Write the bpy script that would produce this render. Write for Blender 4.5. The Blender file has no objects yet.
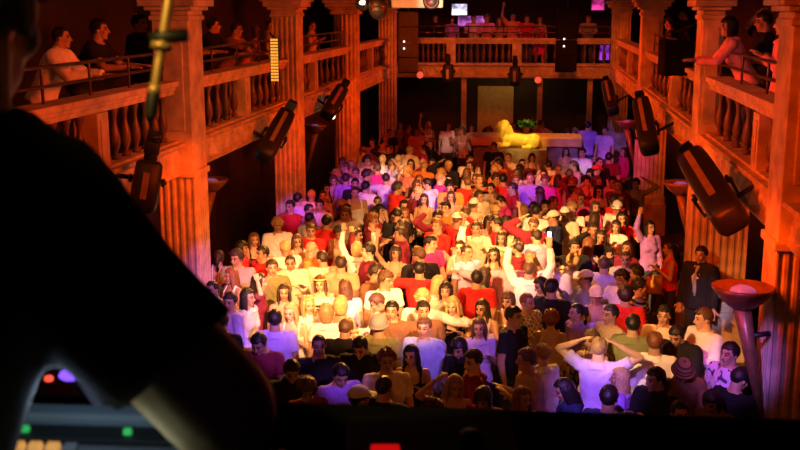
import bpy, bmesh, math, random
from mathutils import Vector, Matrix, Euler, noise
random.seed(7)
R = math.radians
scene = bpy.context.scene
col = scene.collection
V = Vector

# ------------------------------------------------------------------ camera
FPX = 1050.0
CAM = V((0, 0, 4.45))
PITCH = math.atan(217 / FPX)
YAW = math.atan(140 / FPX * math.cos(PITCH))
cf = V((-math.sin(YAW) * math.cos(PITCH), math.cos(YAW) * math.cos(PITCH), -math.sin(PITCH)))
cr = V((math.cos(YAW), math.sin(YAW), 0))
cu = cr.cross(cf)

def ray(px, py):
    return cf + cr * ((px - 400) / FPX) + cu * ((225 - py) / FPX)
def at_d(px, py, d):
    return CAM + ray(px, py) * d
def at_x(px, py, x):
    r = ray(px, py); return CAM + r * (x / r.x)
def at_y(px, py, y):
    r = ray(px, py); return CAM + r * (y / r.y)
def at_z(px, py, z):
    r = ray(px, py); return CAM + r * ((z - CAM.z) / r.z)
def proj(p):
    q = V(p) - CAM; d = q.dot(cf)
    return 400 + FPX * q.dot(cr) / d, 225 - FPX * q.dot(cu) / d, d

cam_data = bpy.data.cameras.new('camera')
cam = bpy.data.objects.new('camera', cam_data)
col.objects.link(cam)
cam.matrix_world = Matrix((( cr.x, cu.x, -cf.x, CAM.x), (cr.y, cu.y, -cf.y, CAM.y), (cr.z, cu.z, -cf.z, CAM.z), (0, 0, 0, 1)))
cam_data.sensor_width = 36
cam_data.lens = 36 * FPX / 800
cam_data.clip_start = 0.05
cam_data.dof.use_dof = True
cam_data.dof.focus_distance = 11.5
cam_data.dof.aperture_fstop = 8.5
scene.camera = cam

# ------------------------------------------------------------------ materials
MATS = {}
def mat(name, rgb, rough=0.7, metal=0.0, noise_amt=0.0, scale=8.0, bump=0.0, bscale=40.0, emit=None, estr=0.0, spec=0.5):
    if name in MATS: return MATS[name]
    m = bpy.data.materials.new(name); m.use_nodes = True
    nt = m.node_tree; b = nt.nodes['Principled BSDF']
    b.inputs['Roughness'].default_value = rough
    b.inputs['Metallic'].default_value = metal
    b.inputs['Specular IOR Level'].default_value = spec
    tc = nt.nodes.new('ShaderNodeTexCoord')
    nz = nt.nodes.new('ShaderNodeTexNoise'); nz.inputs['Scale'].default_value = scale; nz.inputs['Detail'].default_value = 4
    nt.links.new(tc.outputs['Object'], nz.inputs['Vector'])
    rp = nt.nodes.new('ShaderNodeValToRGB')
    k = noise_amt
    rp.color_ramp.elements[0].color = [c * (1 - k) for c in rgb] + [1]
    rp.color_ramp.elements[1].color = [min(1, c * (1 + k)) for c in rgb] + [1]
    rp.color_ramp.elements[0].position = .3; rp.color_ramp.elements[1].position = .7
    nt.links.new(nz.outputs['Fac'], rp.inputs['Fac'])
    nt.links.new(rp.outputs['Color'], b.inputs['Base Color'])
    if bump:
        n2 = nt.nodes.new('ShaderNodeTexNoise'); n2.inputs['Scale'].default_value = bscale; n2.inputs['Detail'].default_value = 5
        nt.links.new(tc.outputs['Object'], n2.inputs['Vector'])
        bp = nt.nodes.new('ShaderNodeBump'); bp.inputs['Strength'].default_value = bump; bp.inputs['Distance'].default_value = .02
        nt.links.new(n2.outputs['Fac'], bp.inputs['Height']); nt.links.new(bp.outputs['Normal'], b.inputs['Normal'])
    if emit:
        b.inputs['Emission Color'].default_value = (*emit, 1); b.inputs['Emission Strength'].default_value = estr
    MATS[name] = m
    return m

def pattern_mat(name, c0, c1, kind='stripe', scale=30.0, thr=.5):
    if name in MATS: return MATS[name]
    m = bpy.data.materials.new(name); m.use_nodes = True
    nt = m.node_tree; b = nt.nodes['Principled BSDF']; b.inputs['Roughness'].default_value = .85
    tc = nt.nodes.new('ShaderNodeTexCoord')
    if kind == 'stripe':
        t = nt.nodes.new('ShaderNodeTexWave'); t.wave_type = 'BANDS'; t.bands_direction = 'Z'; t.inputs['Scale'].default_value = scale; out = t.outputs['Fac']
    elif kind == 'vstripe':
        t = nt.nodes.new('ShaderNodeTexWave'); t.wave_type = 'BANDS'; t.bands_direction = 'X'; t.inputs['Scale'].default_value = scale; out = t.outputs['Fac']
    elif kind == 'check':
        t = nt.nodes.new('ShaderNodeTexChecker'); t.inputs['Scale'].default_value = scale; out = t.outputs['Fac']
    else:
        t = nt.nodes.new('ShaderNodeTexNoise'); t.inputs['Scale'].default_value = scale; out = t.outputs['Fac']
    nt.links.new(tc.outputs['Object'], t.inputs['Vector'])
    rp = nt.nodes.new('ShaderNodeValToRGB'); rp.color_ramp.interpolation = 'CONSTANT'
    rp.color_ramp.elements[0].color = [*c0, 1]; rp.color_ramp.elements[1].color = [*c1, 1]; rp.color_ramp.elements[1].position = thr
    nt.links.new(out, rp.inputs['Fac']); nt.links.new(rp.outputs['Color'], b.inputs['Base Color'])
    MATS[name] = m
    return m

STONE = mat('stone', (.55, .46, .37), .75, noise_amt=.3, scale=5, bump=.25, bscale=25)
STONE_D = mat('dark_stone', (.26, .2, .16), .6, noise_amt=.25, scale=8, bump=.3)
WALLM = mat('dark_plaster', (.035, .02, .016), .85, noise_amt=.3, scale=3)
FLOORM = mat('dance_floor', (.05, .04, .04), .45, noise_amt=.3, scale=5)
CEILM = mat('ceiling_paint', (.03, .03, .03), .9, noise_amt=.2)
BLACK = mat('black_metal', (.018, .018, .02), .45, noise_amt=.2, scale=20, bump=.1)
BLACKM = mat('matt_black', (.006, .006, .0065), .9, noise_amt=.2, scale=12, bump=.15, spec=.15)
PARAM = mat('painted_black_board', (.006, .006, .007), .95, noise_amt=.4, scale=9, bump=.2, spec=.08)
IRON = mat('rail_iron', (.10, .07, .06), .4, metal=.6, noise_amt=.2)
BRONZE = mat('bronze', (.24, .13, .06), .38, metal=.35, noise_amt=.25, scale=14)
GOLD = mat('gold_paint', (.85, .66, .12), .5, noise_amt=.15, scale=6, bump=.15)
WOOD = mat('bar_wood', (.55, .30, .12), .5, noise_amt=.25, scale=4)
MIRROR = mat('mirror', (.8, .8, .82), .08, metal=1.0)
WHITEP = mat('white_plastic', (.75, .74, .7), .5, noise_amt=.05)
BEIGEP = mat('beige_plastic', (.62, .52, .36), .55, noise_amt=.05)

# ------------------------------------------------------------------ mesh helpers
class MB:
    def __init__(s): s.v = []; s.f = []
    def grid(s, rows, close=True, caps=True):
        n = len(rows[0]); b = len(s.v)
        for r in rows: s.v.extend([tuple(p) for p in r])
        for i in range(len(rows) - 1):
            for j in range(n if close else n - 1):
                k = (j + 1) % n
                s.f.append((b + i*n + j, b + i*n + k, b + (i+1)*n + k, b + (i+1)*n + j))
        if caps and close:
            s.f.append(tuple(b + j for j in reversed(range(n))))
            s.f.append(tuple(b + (len(rows)-1)*n + j for j in range(n)))
        return s
    def box(s, c, d, rot=None):
        x, y, z = d[0]/2, d[1]/2, d[2]/2
        ps = [V((a*x, b*y, e*z)) for a, b, e in ((-1,-1,-1),(1,-1,-1),(1,1,-1),(-1,1,-1),(-1,-1,1),(1,-1,1),(1,1,1),(-1,1,1))]
        b0 = len(s.v)
        for p in ps:
            if rot is not None: p = rot @ p
            s.v.append(tuple(p + V(c)))
        for q in ((3,2,1,0),(4,5,6,7),(0,1,5,4),(1,2,6,5),(2,3,7,6),(3,0,4,7)): s.f.append(tuple(b0 + k for k in q))
        return s
    def bb(s, x0, x1, y0, y1, z0, z1):
        return s.box(((x0+x1)/2, (y0+y1)/2, (z0+z1)/2), (x1-x0, y1-y0, z1-z0))
    def lathe(s, prof, c=(0,0,0), seg=14, rot=None):
        rows = []
        for r, z in prof:
            row = []
            for k in range(seg):
                a = 2*math.pi*k/seg
                p = V((r*math.cos(a), r*math.sin(a), z))
                if rot is not None: p = rot @ p
                row.append(p + V(c))
            rows.append(row)
        return s.grid(rows)
    def ell(s, c, r, seg=16, rings=10, rot=None):
        rows = []
        for i in range(rings + 1):
            t = -math.pi/2 + math.pi*(i if 0 < i < rings else (.02 if i == 0 else rings - .02))/rings
            row = []
            for k in range(seg):
                a = 2*math.pi*k/seg
                p = V((r[0]*math.cos(t)*math.cos(a), r[1]*math.cos(t)*math.sin(a), r[2]*math.sin(t)))
                if rot is not None: p = rot @ p
                row.append(p + V(c))
            rows.append(row)
        return s.grid(rows)
    def cap(s, p0, p1, r0, r1, seg=12, flat=False):
        p0 = V(p0); p1 = V(p1); d = p1 - p0; L = d.length or 1e-6; d = d / L
        q = d.to_track_quat('Z', 'Y'); ux = q @ V((1,0,0)); uy = q @ V((0,1,0))
        st = []
        if flat: st = [(p0, r0), (p1, r1)]
        else:
            for t in (80, 50, 25): st.append((p0 - d*r0*math.sin(R(t)), r0*math.cos(R(t))))
            st += [(p0, r0), (p0.lerp(p1, .5), (r0+r1)/2), (p1, r1)]
            for t in (25, 50, 80): st.append((p1 + d*r1*math.sin(R(t)), r1*math.cos(R(t))))
        rows = [[c + (ux*math.cos(2*math.pi*k/seg) + uy*math.sin(2*math.pi*k/seg))*r for k in range(seg)] for c, r in st]
        return s.grid(rows)
    def tube(s, pts, r, seg=8):
        pts = [V(p) for p in pts]; rows = []
        rr = r if isinstance(r, (list, tuple)) else [r]*len(pts)
        up = V((0, 0, 1))
        for i, p in enumerate(pts):
            d = (pts[min(i+1, len(pts)-1)] - pts[max(i-1, 0)]).normalized()
            x = d.cross(up)
            if x.length < .05: x = d.cross(V((0, 1, 0)))
            x.normalize(); y = d.cross(x)
            rows.append([p + (x*math.cos(2*math.pi*k/seg) + y*math.sin(2*math.pi*k/seg))*rr[i] for k in range(seg)])
        return s.grid(rows)
    def mesh(s, name, smooth=False):
        me = bpy.data.meshes.new(name); me.from_pydata(s.v, [], s.f)
        bm = bmesh.new(); bm.from_mesh(me); bmesh.ops.recalc_face_normals(bm, faces=bm.faces); bm.to_mesh(me); bm.free()
        if smooth: me.polygons.foreach_set('use_smooth', [True]*len(me.polygons))
        me.update(); return me

def mesh_ob(name, me, m=None, parent=None, smooth_angle=None):
    o = bpy.data.objects.new(name, me); col.objects.link(o)
    if m is not None:
        me.materials.clear(); me.materials.append(m)
    if parent is not None: o.parent = parent
    return o
def build(name, mb, m, parent=None, smooth=False, bevel=0.0):
    o = mesh_ob(name, mb.mesh(name, smooth), m, parent)
    if bevel:
        md = o.modifiers.new('bevel', 'BEVEL'); md.width = bevel; md.segments = 2; md.limit_method = 'ANGLE'
    return o
def tag(o, label=None, cat=None, group=None, kind=None):
    if label: o['label'] = label
    if cat: o['category'] = cat
    if group: o['group'] = group
    if kind: o['kind'] = kind
    return o
def empty(name, loc, label=None, cat=None, group=None, rz=0.0):
    o = bpy.data.objects.new(name, None); col.objects.link(o); o.location = loc; o.rotation_euler = (0, 0, rz)
    o.empty_display_size = .1
    return tag(o, label, cat, group)
def struct(name, mb, m, bevel=0.0, smooth=False):
    return tag(build(name, mb, m, None, smooth, bevel), kind='structure')
def decimate(me, ratio):
    o = bpy.data.objects.new('d', me); col.objects.link(o)
    md = o.modifiers.new('d', 'DECIMATE'); md.ratio = ratio
    dg = bpy.context.evaluated_depsgraph_get(); dg.update()
    out = bpy.data.meshes.new_from_object(o.evaluated_get(dg))
    nm = me.name; bpy.data.objects.remove(o); bpy.data.meshes.remove(me); out.name = nm
    out.polygons.foreach_set('use_smooth', [True]*len(out.polygons))
    return out
def ruffle(me, fn):
    n = len(me.vertices); co = [0.0]*(3*n); no = [0.0]*(3*n)
    me.vertices.foreach_get('co', co); me.vertices.foreach_get('normal', no)
    for i in range(n):
        c = V(co[3*i:3*i+3]); a = fn(c)
        for k in range(3): co[3*i+k] += no[3*i+k]*a
    me.vertices.foreach_set('co', co); me.update()
def remesh(mb, voxel, smooth_it=2, name='m'):
    me = mb.mesh(name); o = bpy.data.objects.new(name, me); col.objects.link(o)
    md = o.modifiers.new('r', 'REMESH'); md.mode = 'VOXEL'; md.voxel_size = voxel
    if smooth_it:
        sm = o.modifiers.new('s', 'SMOOTH'); sm.factor = .5; sm.iterations = smooth_it
    dg = bpy.context.evaluated_depsgraph_get(); dg.update()
    out = bpy.data.meshes.new_from_object(o.evaluated_get(dg))
    bpy.data.objects.remove(o); bpy.data.meshes.remove(me)
    out.name = name
    out.polygons.foreach_set('use_smooth', [True]*len(out.polygons))
    return out
# ------------------------------------------------------------------ the room
XL, XR, YB = -4.45, 2.25, 32.0          # balcony fronts and back balcony
CLX, CRX = -4.25, 2.12                  # column faces
ZF0, ZF1 = 2.38, 2.80                   # fascia
ZB = 2.56                               # balcony floor
ZR = 3.57                               # top of stone rail
ZC = 6.6
Z0 = -.35                               # dance floor, sunk below the level of the doors
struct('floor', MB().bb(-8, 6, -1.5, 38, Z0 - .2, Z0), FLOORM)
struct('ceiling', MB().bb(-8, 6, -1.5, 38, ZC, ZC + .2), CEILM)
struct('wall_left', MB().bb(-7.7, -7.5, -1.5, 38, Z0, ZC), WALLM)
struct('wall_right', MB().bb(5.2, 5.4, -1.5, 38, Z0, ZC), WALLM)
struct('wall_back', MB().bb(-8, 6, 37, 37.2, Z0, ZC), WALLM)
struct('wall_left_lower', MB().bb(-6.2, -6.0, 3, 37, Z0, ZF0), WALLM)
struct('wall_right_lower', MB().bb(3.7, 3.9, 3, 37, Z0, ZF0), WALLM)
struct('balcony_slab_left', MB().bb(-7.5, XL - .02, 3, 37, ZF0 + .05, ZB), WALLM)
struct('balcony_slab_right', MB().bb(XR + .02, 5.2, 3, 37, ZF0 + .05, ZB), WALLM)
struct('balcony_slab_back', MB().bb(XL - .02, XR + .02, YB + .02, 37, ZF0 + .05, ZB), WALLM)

def relief(u, v, h):
    # scroll relief running along the fascia: rings and a wave
    c = .62; k = math.floor(u / c); x = u - (k + .5) * c; z = v - h * .5
    r = math.hypot(x, z * 1.25)
    a = math.exp(-((r - .17) / .035) ** 2) + .9 * math.exp(-((r - .06) / .04) ** 2)
    b = .7 * math.exp(-((z - .11 * math.cos(2 * math.pi * u / c)) / .03) ** 2)
    return .035 * min(1.2, a + b)
def fascia(name, p0, p1, nrm):
    # p0 -> p1 along the front; profile: top cornice, relief band, bottom moulding
    p0 = V(p0); p1 = V(p1); L = (p1 - p0).length; d = (p1 - p0) / L; n = V(nrm)
    N = int(L / .035); prof = [(ZF1, -.3), (ZF1, .10), (ZF1 - .035, .12), (ZF1 - .06, .07), (ZF1 - .085, .03)]
    M = 12; h = (ZF1 - .085) - (ZF0 + .07)
    mid = [(ZF1 - .085 - h * (i + .5) / M) for i in range(M)]
    low = [(ZF0 + .07, .03), (ZF0 + .05, .06), (ZF0 + .02, .05), (ZF0, .01), (ZF0, -.3)]
    rows = []
    for i in range(N + 1):
        u = L * i / N; b = p0 + d * u
        row = [b + n * o + V((0, 0, z)) for z, o in prof]
        row += [b + n * relief(u, z - ZF0 - .07, h) + V((0, 0, z)) for z in mid]
        row += [b + n * o + V((0, 0, z)) for z, o in low]
        rows.append(row)
    mb = MB(); mb.grid(rows)
    return struct(name, mb, STONE)
fascia('trim_1', (XL, 4, 0), (XL, YB, 0), (1, 0, 0))
fascia('trim_2', (XR, 4, 0), (XR, YB, 0), (-1, 0, 0))
fascia('trim_3', (XL, YB, 0), (XR, YB, 0), (0, -1, 0))

# ---- columns
def fluted(mb, x0, x1, y0, y1, z0, z1, step=.085, g=.022):
    def side(a, b):
        a = V(a); b = V(b); L = (b - a).length; n = max(3, int(L / step)); d = (b - a) / L
        nn = V((-d.y, d.x, 0)); out = [a]
        for k in range(n):
            s = L * (k + .18) / n; e = L * (k + .82) / n
            out += [a + d*s, a + d*(s + .25*(e-s)) + nn*g, a + d*(s + .75*(e-s)) + nn*g, a + d*e]
        return out
    ring = side((x0, y0, 0), (x1, y0, 0)) + side((x1, y0, 0), (x1, y1, 0)) + side((x1, y1, 0), (x0, y1, 0)) + side((x0, y1, 0), (x0, y0, 0))
    mb.grid([[p + V((0, 0, z)) for p in ring] for z in (z0, z1)])
def round_fluted(mb, c, r, z0, z1, n=18):
    ring = []
    for k in range(n * 4):
        a = 2*math.pi*k/(n*4); q = r - (.03 if k % 4 in (1, 2) else 0)
        ring.append(V((c[0] + q*math.cos(a), c[1] + q*math.sin(a), 0)))
    mb.grid([[p + V((0, 0, z)) for p in ring] for z in (z0, z1)])
def column(x0, x1, y0, y1, label, fl_top=False, rnd=False, group=None, up=None):
    cx, cy = (x0+x1)/2, (y0+y1)/2
    root = empty('column', (0, 0, 0), label, 'column', group); root['kind'] = 'thing'
    mb = MB(); mb.bb(x0-.06, x1+.06, y0-.06, y1+.06, Z0, .35); mb.bb(x0-.03, x1+.03, y0-.03, y1+.03, .35, .5)
    build('base', mb, STONE, root, bevel=.01)
    mb = MB()
    if rnd: round_fluted(mb, (cx, cy), (x1-x0)/2, .5, 4.36)
    else: fluted(mb, x0, x1, y0, y1, .5, 2.42 if not fl_top else 4.36)
    build('shaft', mb, STONE, root)
    if not fl_top and not rnd:
        mb = MB(); mb.bb(x0-.03, x1+.03, y0-.03, y1+.03, 2.36, 2.44); build('band', mb, STONE, root, bevel=.012)
        if up: x1 = x0 + up
        mb = MB(); mb.bb(x0, x1, y0, y1, 2.42, 4.36)
        w = (x1 - x0)
        mb.bb(x0+.18*w, x1-.18*w, y0-.02, y0+.02, 2.95, 4.2)
        build('upper_panel', mb, STONE, root, bevel=.008)
    mb = MB()
    for i, (e, z0_, z1_) in enumerate(((.03, 4.3, 4.36), (.01, 4.36, 4.42), (.07, 4.42, 4.47), (.13, 4.47, 4.56), (.18, 4.56, 4.66))):
        mb.bb(x0-e, x1+e, y0-e, y1+e, z0_, z1_)
    build('capital', mb, STONE, root, bevel=.014)
    mb = MB(); mb.bb(x0-.02, x1+.02, y0-.02, y1+.02, 4.66, ZC - .02); build('upper_block', mb, STONE, root)
    return root
yA = at_x(192, 130, CLX).y; yB = at_x(298, 130, CLX).y; yC = at_x(358, 130, CLX).y
column(CLX-.46, CLX, yA, yA+.55, 'tall stone column beside the near left balcony, behind the performer\'s shoulder')
column(CLX-.44, CLX, yB, yB+.55, 'second stone column along the left balcony, with the yellow light strip', fl_top=True)
column(CLX-.62, CLX, yC, yC+.62, 'round fluted column, third along the left balcony, at the far end', rnd=True)
yE = at_x(781, 200, CRX).y; yG = at_x(697, 130, CRX).y; yH = at_x(641, 60, CRX).y
column(CRX, CRX+.8, yE, yE+.55, 'wide fluted column at the right edge of the picture', up=.5)
column(CRX, CRX+.75, yG, yG+.55, 'tall stone column on the right behind the man in the black suit', up=.27)
column(CRX, CRX+.6, yH, yH+.55, 'stone column on the right, second from the dance floor back', up=.42)
column(CRX-.02, CRX+.5, YB-.55, YB-.02, 'far stone column where the right balcony meets the back balcony', fl_top=True)
column(CLX-.5, CLX-.02, YB-.55, YB-.02, 'dim far column where the left balcony meets the back balcony', fl_top=True)

# ---- balustrades
BAL = [(.05, 0), (.05, .05), (.03, .06), (.026, .09), (.05, .14), (.062, .21), (.055, .29), (.03, .40), (.024, .47), (.034, .50), (.036, .53), (.05, .55), (.05, .60)]
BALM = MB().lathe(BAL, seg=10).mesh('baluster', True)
BALU = mat('baluster_stone_shaded', (.13, .075, .05), .4, noise_amt=.3, scale=10)  # darker than the rail stone: their backlit shade is put into the colour
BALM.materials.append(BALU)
def balustrade(ax, fixed, a, b, piers, n, label, sgn):
    # ax 'y': runs along y at x=fixed. sgn: outward (towards the hall)
    root = empty('balustrade', (0, 0, 0), label, 'balustrade')
    def B(lo, hi, o0, o1, z0, z1, mb):
        o0, o1 = sorted((fixed + sgn*o0, fixed + sgn*o1))
        if ax == 'y': mb.bb(o0, o1, lo, hi, z0, z1)
        else: mb.bb(lo, hi, o0, o1, z0, z1)
        return mb
    mb = MB(); B(a, b, -.26, .06, ZR - .07, ZR, mb); B(a, b, -.22, .02, ZR - .12, ZR - .07, mb); B(a, b, -.20, 0, ZR - .17, ZR - .12, mb)
    build('top_rail', mb, STONE, root, bevel=.012)
    mb = MB(); B(a, b, -.24, .02, ZF1, ZF1 + .03, mb); build('base_rail', mb, STONE, root)
    for p in piers:
        mb = MB(); B(p - .14, p + .14, -.23, .03, ZF1, ZR - .17, mb); B(p - .08, p + .08, .03, .045, ZF1 + .1, ZR - .24, mb); build('pier', mb, STONE, root, bevel=.008)
    marks = [a] + list(piers) + [b]
    for i in range(len(marks) - 1):
        lo = marks[i] + (.14 if i else .05); hi = marks[i+1] - (.14 if i < len(marks) - 2 else .05)
        for k in range(n):
            t = lo + (hi - lo) * (k + .5) / n
            o = bpy.data.objects.new('baluster', BALM); col.objects.link(o); o.parent = root
            o.location = (fixed - sgn*.1, t, ZF1 + .03) if ax == 'y' else (t, fixed - sgn*.1, ZF1 + .03)
            o.scale = (1, 1, (ZR - .17 - ZF1 - .03) / .6)
    return root
def railing(ax, fixed, a, b, n, label):
    root = empty('metal_railing', (0, 0, 0), label, 'railing')
    def P(t, z): return (fixed, t, z) if ax == 'y' else (t, fixed, z)
    for z in (ZR + .16, ZR + .34):
        build('bar', MB().cap(P(a, z), P(b, z), .018, .018, 8), IRON, root, True)
    for k in range(n + 1):
        t = a + .05 + (b - a - .1) * k / n
        build('post', MB().cap(P(t, ZR - .01), P(t, ZR + .35), .016, .016, 8), IRON, root, True)
p1 = at_x(100, 115, XL).y; p2 = at_x(246, 80, XL).y; p3 = at_x(315, 60, XL).y
balustrade('y', XL, 8.0, yA, [p1], 7, 'stone balustrade of the near left balcony, partly behind the performer', 1)
balustrade('y', XL, yA + .55, yB, [p2], 6, 'stone balustrade on the left between the near and second columns', 1)
balustrade('y', XL, yB + .55, yC, [p3], 6, 'stone balustrade on the left between the second and round columns', 1)
balustrade('y', XL, yC + .62, YB - .55, [28.2], 7, 'dim stone balustrade on the left beyond the round column', 1)
q1 = at_x(757, 150, XR).y; q2 = at_x(672, 90, XR).y
balustrade('y', XR, yE + .55, yG, [q1], 5, 'stone balustrade on the right below the woman leaning over', -1)
balustrade('y', XR, yG + .55, yH, [q2], 6, 'stone balustrade on the right below the hanging black loudspeaker', -1)
balustrade('y', XR, yH + .55, YB - .55, [27.2], 7, 'stone balustrade at the far end of the right balcony', -1)
bx = [at_y(px, 50, YB).x for px in (451, 517)]
balustrade('x', YB, CLX, CRX, bx, 9, 'stone balustrade of the back balcony above the dark rear crowd', -1)
railing('y', XL - .12, 8.2, yA - .05, 4, 'dark metal railing on top of the near left balustrade')
railing('y', XL - .12, yA + .6, yB - .05, 4, 'dark metal railing on the left below the row of onlookers')
railing('y', XL - .12, yB + .6, yC - .05, 4, 'dark metal railing on the left balcony before the round column')
railing('y', XR + .12, yE + .6, yG - .05, 3, 'dark metal railing in front of the leaning woman on the right')
railing('y', XR + .12, yG + .6, yH - .05, 4, 'dark metal railing behind the hanging black loudspeaker')
railing('x', YB + .12, CLX, CRX, 6, 'dark metal railing on top of the back balcony')

# ---- wall torches: shallow bowl on a tapering stem leaning back to the wall
def torch(c, sx, label, s=1.0):
    c = V(c); root = empty('wall_torch', c, label, 'wall lamp')
    n = 18
    bowl = [(.03, -.16), (.09, -.15), (.17, -.09), (.235, -.01), (.255, .03), (.235, .035), (.15, -.05), (.03, -.08)]
    bw = build('bowl', MB().lathe([(r*s, z*s) for r, z in bowl], seg=20), BRONZE, root, True)
    build('stem', MB().tube([V((0, 0, -.14*s)), V((sx*.11, 0, -.6*s)), V((sx*.26, 0, -1.2*s))], [.075*s, .05*s, .02*s], 10), BRONZE, root, True)
    build('bracket', MB().tube([V((sx*.05, 0, -.4*s)), V((sx*max(.2, (CRX - .01 - c.x) if sx > 0 else .3), 0, -.36*s))], .025, 8), BLACK, root, True)
    build('lamp_glass', MB().ell((0, 0, -.02), (.11*s, .11*s, .06*s), 14, 6), mat('torch_glass', (.3, .28, .45), .3, emit=(.35, .25, 1.0), estr=.14), bw, True)
    return root
def tz(px, py, z=2.0): return at_z(px, py, z)
torch(tz(743, 290), 1, 'large bronze wall torch at the right behind the suited man', 1.08)
torch(tz(681, 184), 1, 'bronze wall torch on the right below the big tilted scanner light')
torch(tz(627, 122), 1, 'small bronze wall torch far right beside the last scanner light')
torch(tz(211, 181), -1, 'bronze wall torch on the left between near and second columns')
torch(tz(315, 126), -1, 'bronze wall torch on the left beside the round fluted column')

# ---- scanner lights: long tapering body, hooked mirror arm, yoke
def scanner(ptop, pbot, label, wallx, w=.27):
    a = V(ptop); b = V(pbot); d = (b - a); L = d.length; d.normalize()
    toC = (CAM - a).normalized(); y = (toC - d * toC.dot(d)).normalized(); x = y.cross(d)
    M = Matrix((x, y, d)).transposed()      # local z runs from mirror end to tail
    root = empty('scanner_light', a, label, 'stage light'); root.rotation_euler = M.to_euler()
    rows = []
    for z, sx_, sy_ in ((.2, .36, .36), (.23, .46, .44), (.5, .5, .5), (L - .12, .5, .5), (L - .03, .44, .42), (L, .3, .3)):
        q = []
        for k in range(16):
            t = 2*math.pi*k/16; ct, st = math.cos(t), math.sin(t)
            q.append(V((math.copysign(abs(ct)**.5, ct)*w*sx_, math.copysign(abs(st)**.5, st)*w*sy_, z)))
        rows.append(q)
    bd = build('body', MB().grid(rows), BLACK, root, True)
    build('reflection_strip', MB().bb(-w*.16, w*.06, w*.47, w*.53, .32, L*.8), mat('reflection_tan', (.4, .29, .17), .35, metal=.3, noise_amt=.2), bd, bevel=.006)  # glossy tan strip stands in for the orange reflection on the body
    arc = [V((0, -w*.30, .3)), V((0, -w*.42, .12)), V((0, -w*.38, -.02)), V((0, -w*.15, -.10)), V((0, w*.15, -.10)), V((0, w*.3, -.05))]
    rows = [[p + V((sx_, 0, 0)) + n_ for sx_, n_ in ((-.07, V((0, .02, .02))), (.07, V((0, .02, .02))), (.07, V((0, -.02, -.02))), (-.07, V((0, -.02, -.02))))] for p in arc]
    ma = build('mirror_arm', MB().grid(rows), BLACK, root, True)
    build('mirror', MB().box((0, w*.1, .06), (.16, .012, .17), Euler((R(42), 0, 0)).to_matrix()), MIRROR, ma)
    for s in (-1, 1):
        build('knob', MB().lathe([(.03, 0), (.045, .01), (.045, .035), (.02, .04)], (s*w*.5, 0, L*.55), 10, Euler((0, s*R(90), 0)).to_matrix()), BLACK, root, True)
    wl = V((wallx, a.lerp(b, .55).y, a.lerp(b, .55).z + .05))
    lw = M.inverted() @ (wl - a)
    pts = [V((-w*.62, 0, L*.55)), V((-w*.6, -w*.7, L*.55)), V((w*.6, -w*.7, L*.55)), V((w*.62, 0, L*.55))]
    mb = MB(); mb.tube(pts, .022, 8); mb.tube([V((0, -w*.7, L*.55)), lw], .025, 8)
    build('yoke', mb, BLACK, root)
    return root
def sc(px0, py0, px1, py1, x0, x1, label, wx, w=.27):
    scanner(at_x(px0, py0, x0), at_x(px1, py1, x1), label, wx, w)
sc(153, 142, 142, 212, -4.0, -4.12, 'black tilted scanner light beside the nearest left column', XL, .3)
sc(291, 106, 263, 158, -3.95, -4.15, 'black tilted scanner light below the yellow light strip', XL, .3)
sc(345, 84, 326, 116, -3.95, -4.15, 'black scanner light in front of the round fluted column', XL, .3)
sc(689, 153, 732, 222, 1.7, 1.88, 'largest black scanner light, tilted across the right column', XR, .34)
sc(640, 97, 650, 150, 1.75, 1.8, 'upright black scanner light on the right balcony front', XR, .32)
sc(606, 80, 613, 112, 1.75, 1.85, 'small black scanner light at far end of right balcony', XR, .3)
def hang_scanner(px, py0, py1, label):
    scanner(at_y(px, py0, YB - .35), at_y(px, py1, YB - .3), label, at_y(px, py0, YB).x, .34)
hang_scanner(448, 58, 83, 'dark scanner light on the back balcony, left of the bar')
hang_scanner(515, 60, 86, 'dark scanner light on the back balcony straight above the sphinx')

# ---- lamps under the back balcony, projector, speakers, screens
def globe(px, py, label, colr=(1, .35, .15), st=5):
    p = at_y(px, py, YB - .3)
    root = empty('globe_lamp', p, label, 'lamp')
    build('globe', MB().ell((0, 0, 0), (.1, .1, .1), 14, 10), mat('globe_glass', (.7, .3, .25), .3, emit=colr, estr=st), root, True)
    build('stem', MB().cap((0, 0, .09), (0, .34, ZF0 + .06 - p.z), .02, .02, 8), BLACK, root, True)
globe(420, 75, 'round red glass lamp hanging under the back balcony on the left', (1, .10, .05), .8)
globe(538, 80, 'round red glass lamp hanging under the back balcony on the right', (1, .10, .05), .8)
def box_thing(name, label, cat, px0, py0, px1, py1, dist, depth, m, front=None):
    a = at_d(px0, py0, dist); b = at_d(px1, py1, dist); c = (a + b) / 2
    w = (b - a).dot(cr); h = abs((b - a).dot(cu))
    root = empty(name, c, label, cat, rz=YAW)
    return root, w, h
root, w, h = box_thing('loudspeaker', 'black box loudspeaker hanging before the right balcony', 'loudspeaker', 661, 40, 690, 75, 16.0, .4, BLACKM)
cb = build('cabinet', MB().box((0, 0, 0), (w, .4, h)), BLACKM, root, bevel=.02)
build('grille', MB().box((0, -.205, -.02), (w*.86, .02, h*.8)), BLACKM, cb)
build('bracket', MB().tube([(-w*.45, 0, h*.5), (-w*.3, 0, h*.5+.12), (w*.3, 0, h*.5+.12), (w*.45, 0, h*.5)], .02, 8), IRON, root)
build('hanging_arm', MB().tube([(0, 0, h*.5+.12), (w*1.1, .05, h*.5+.3)], .02, 8), IRON, root)
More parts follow.
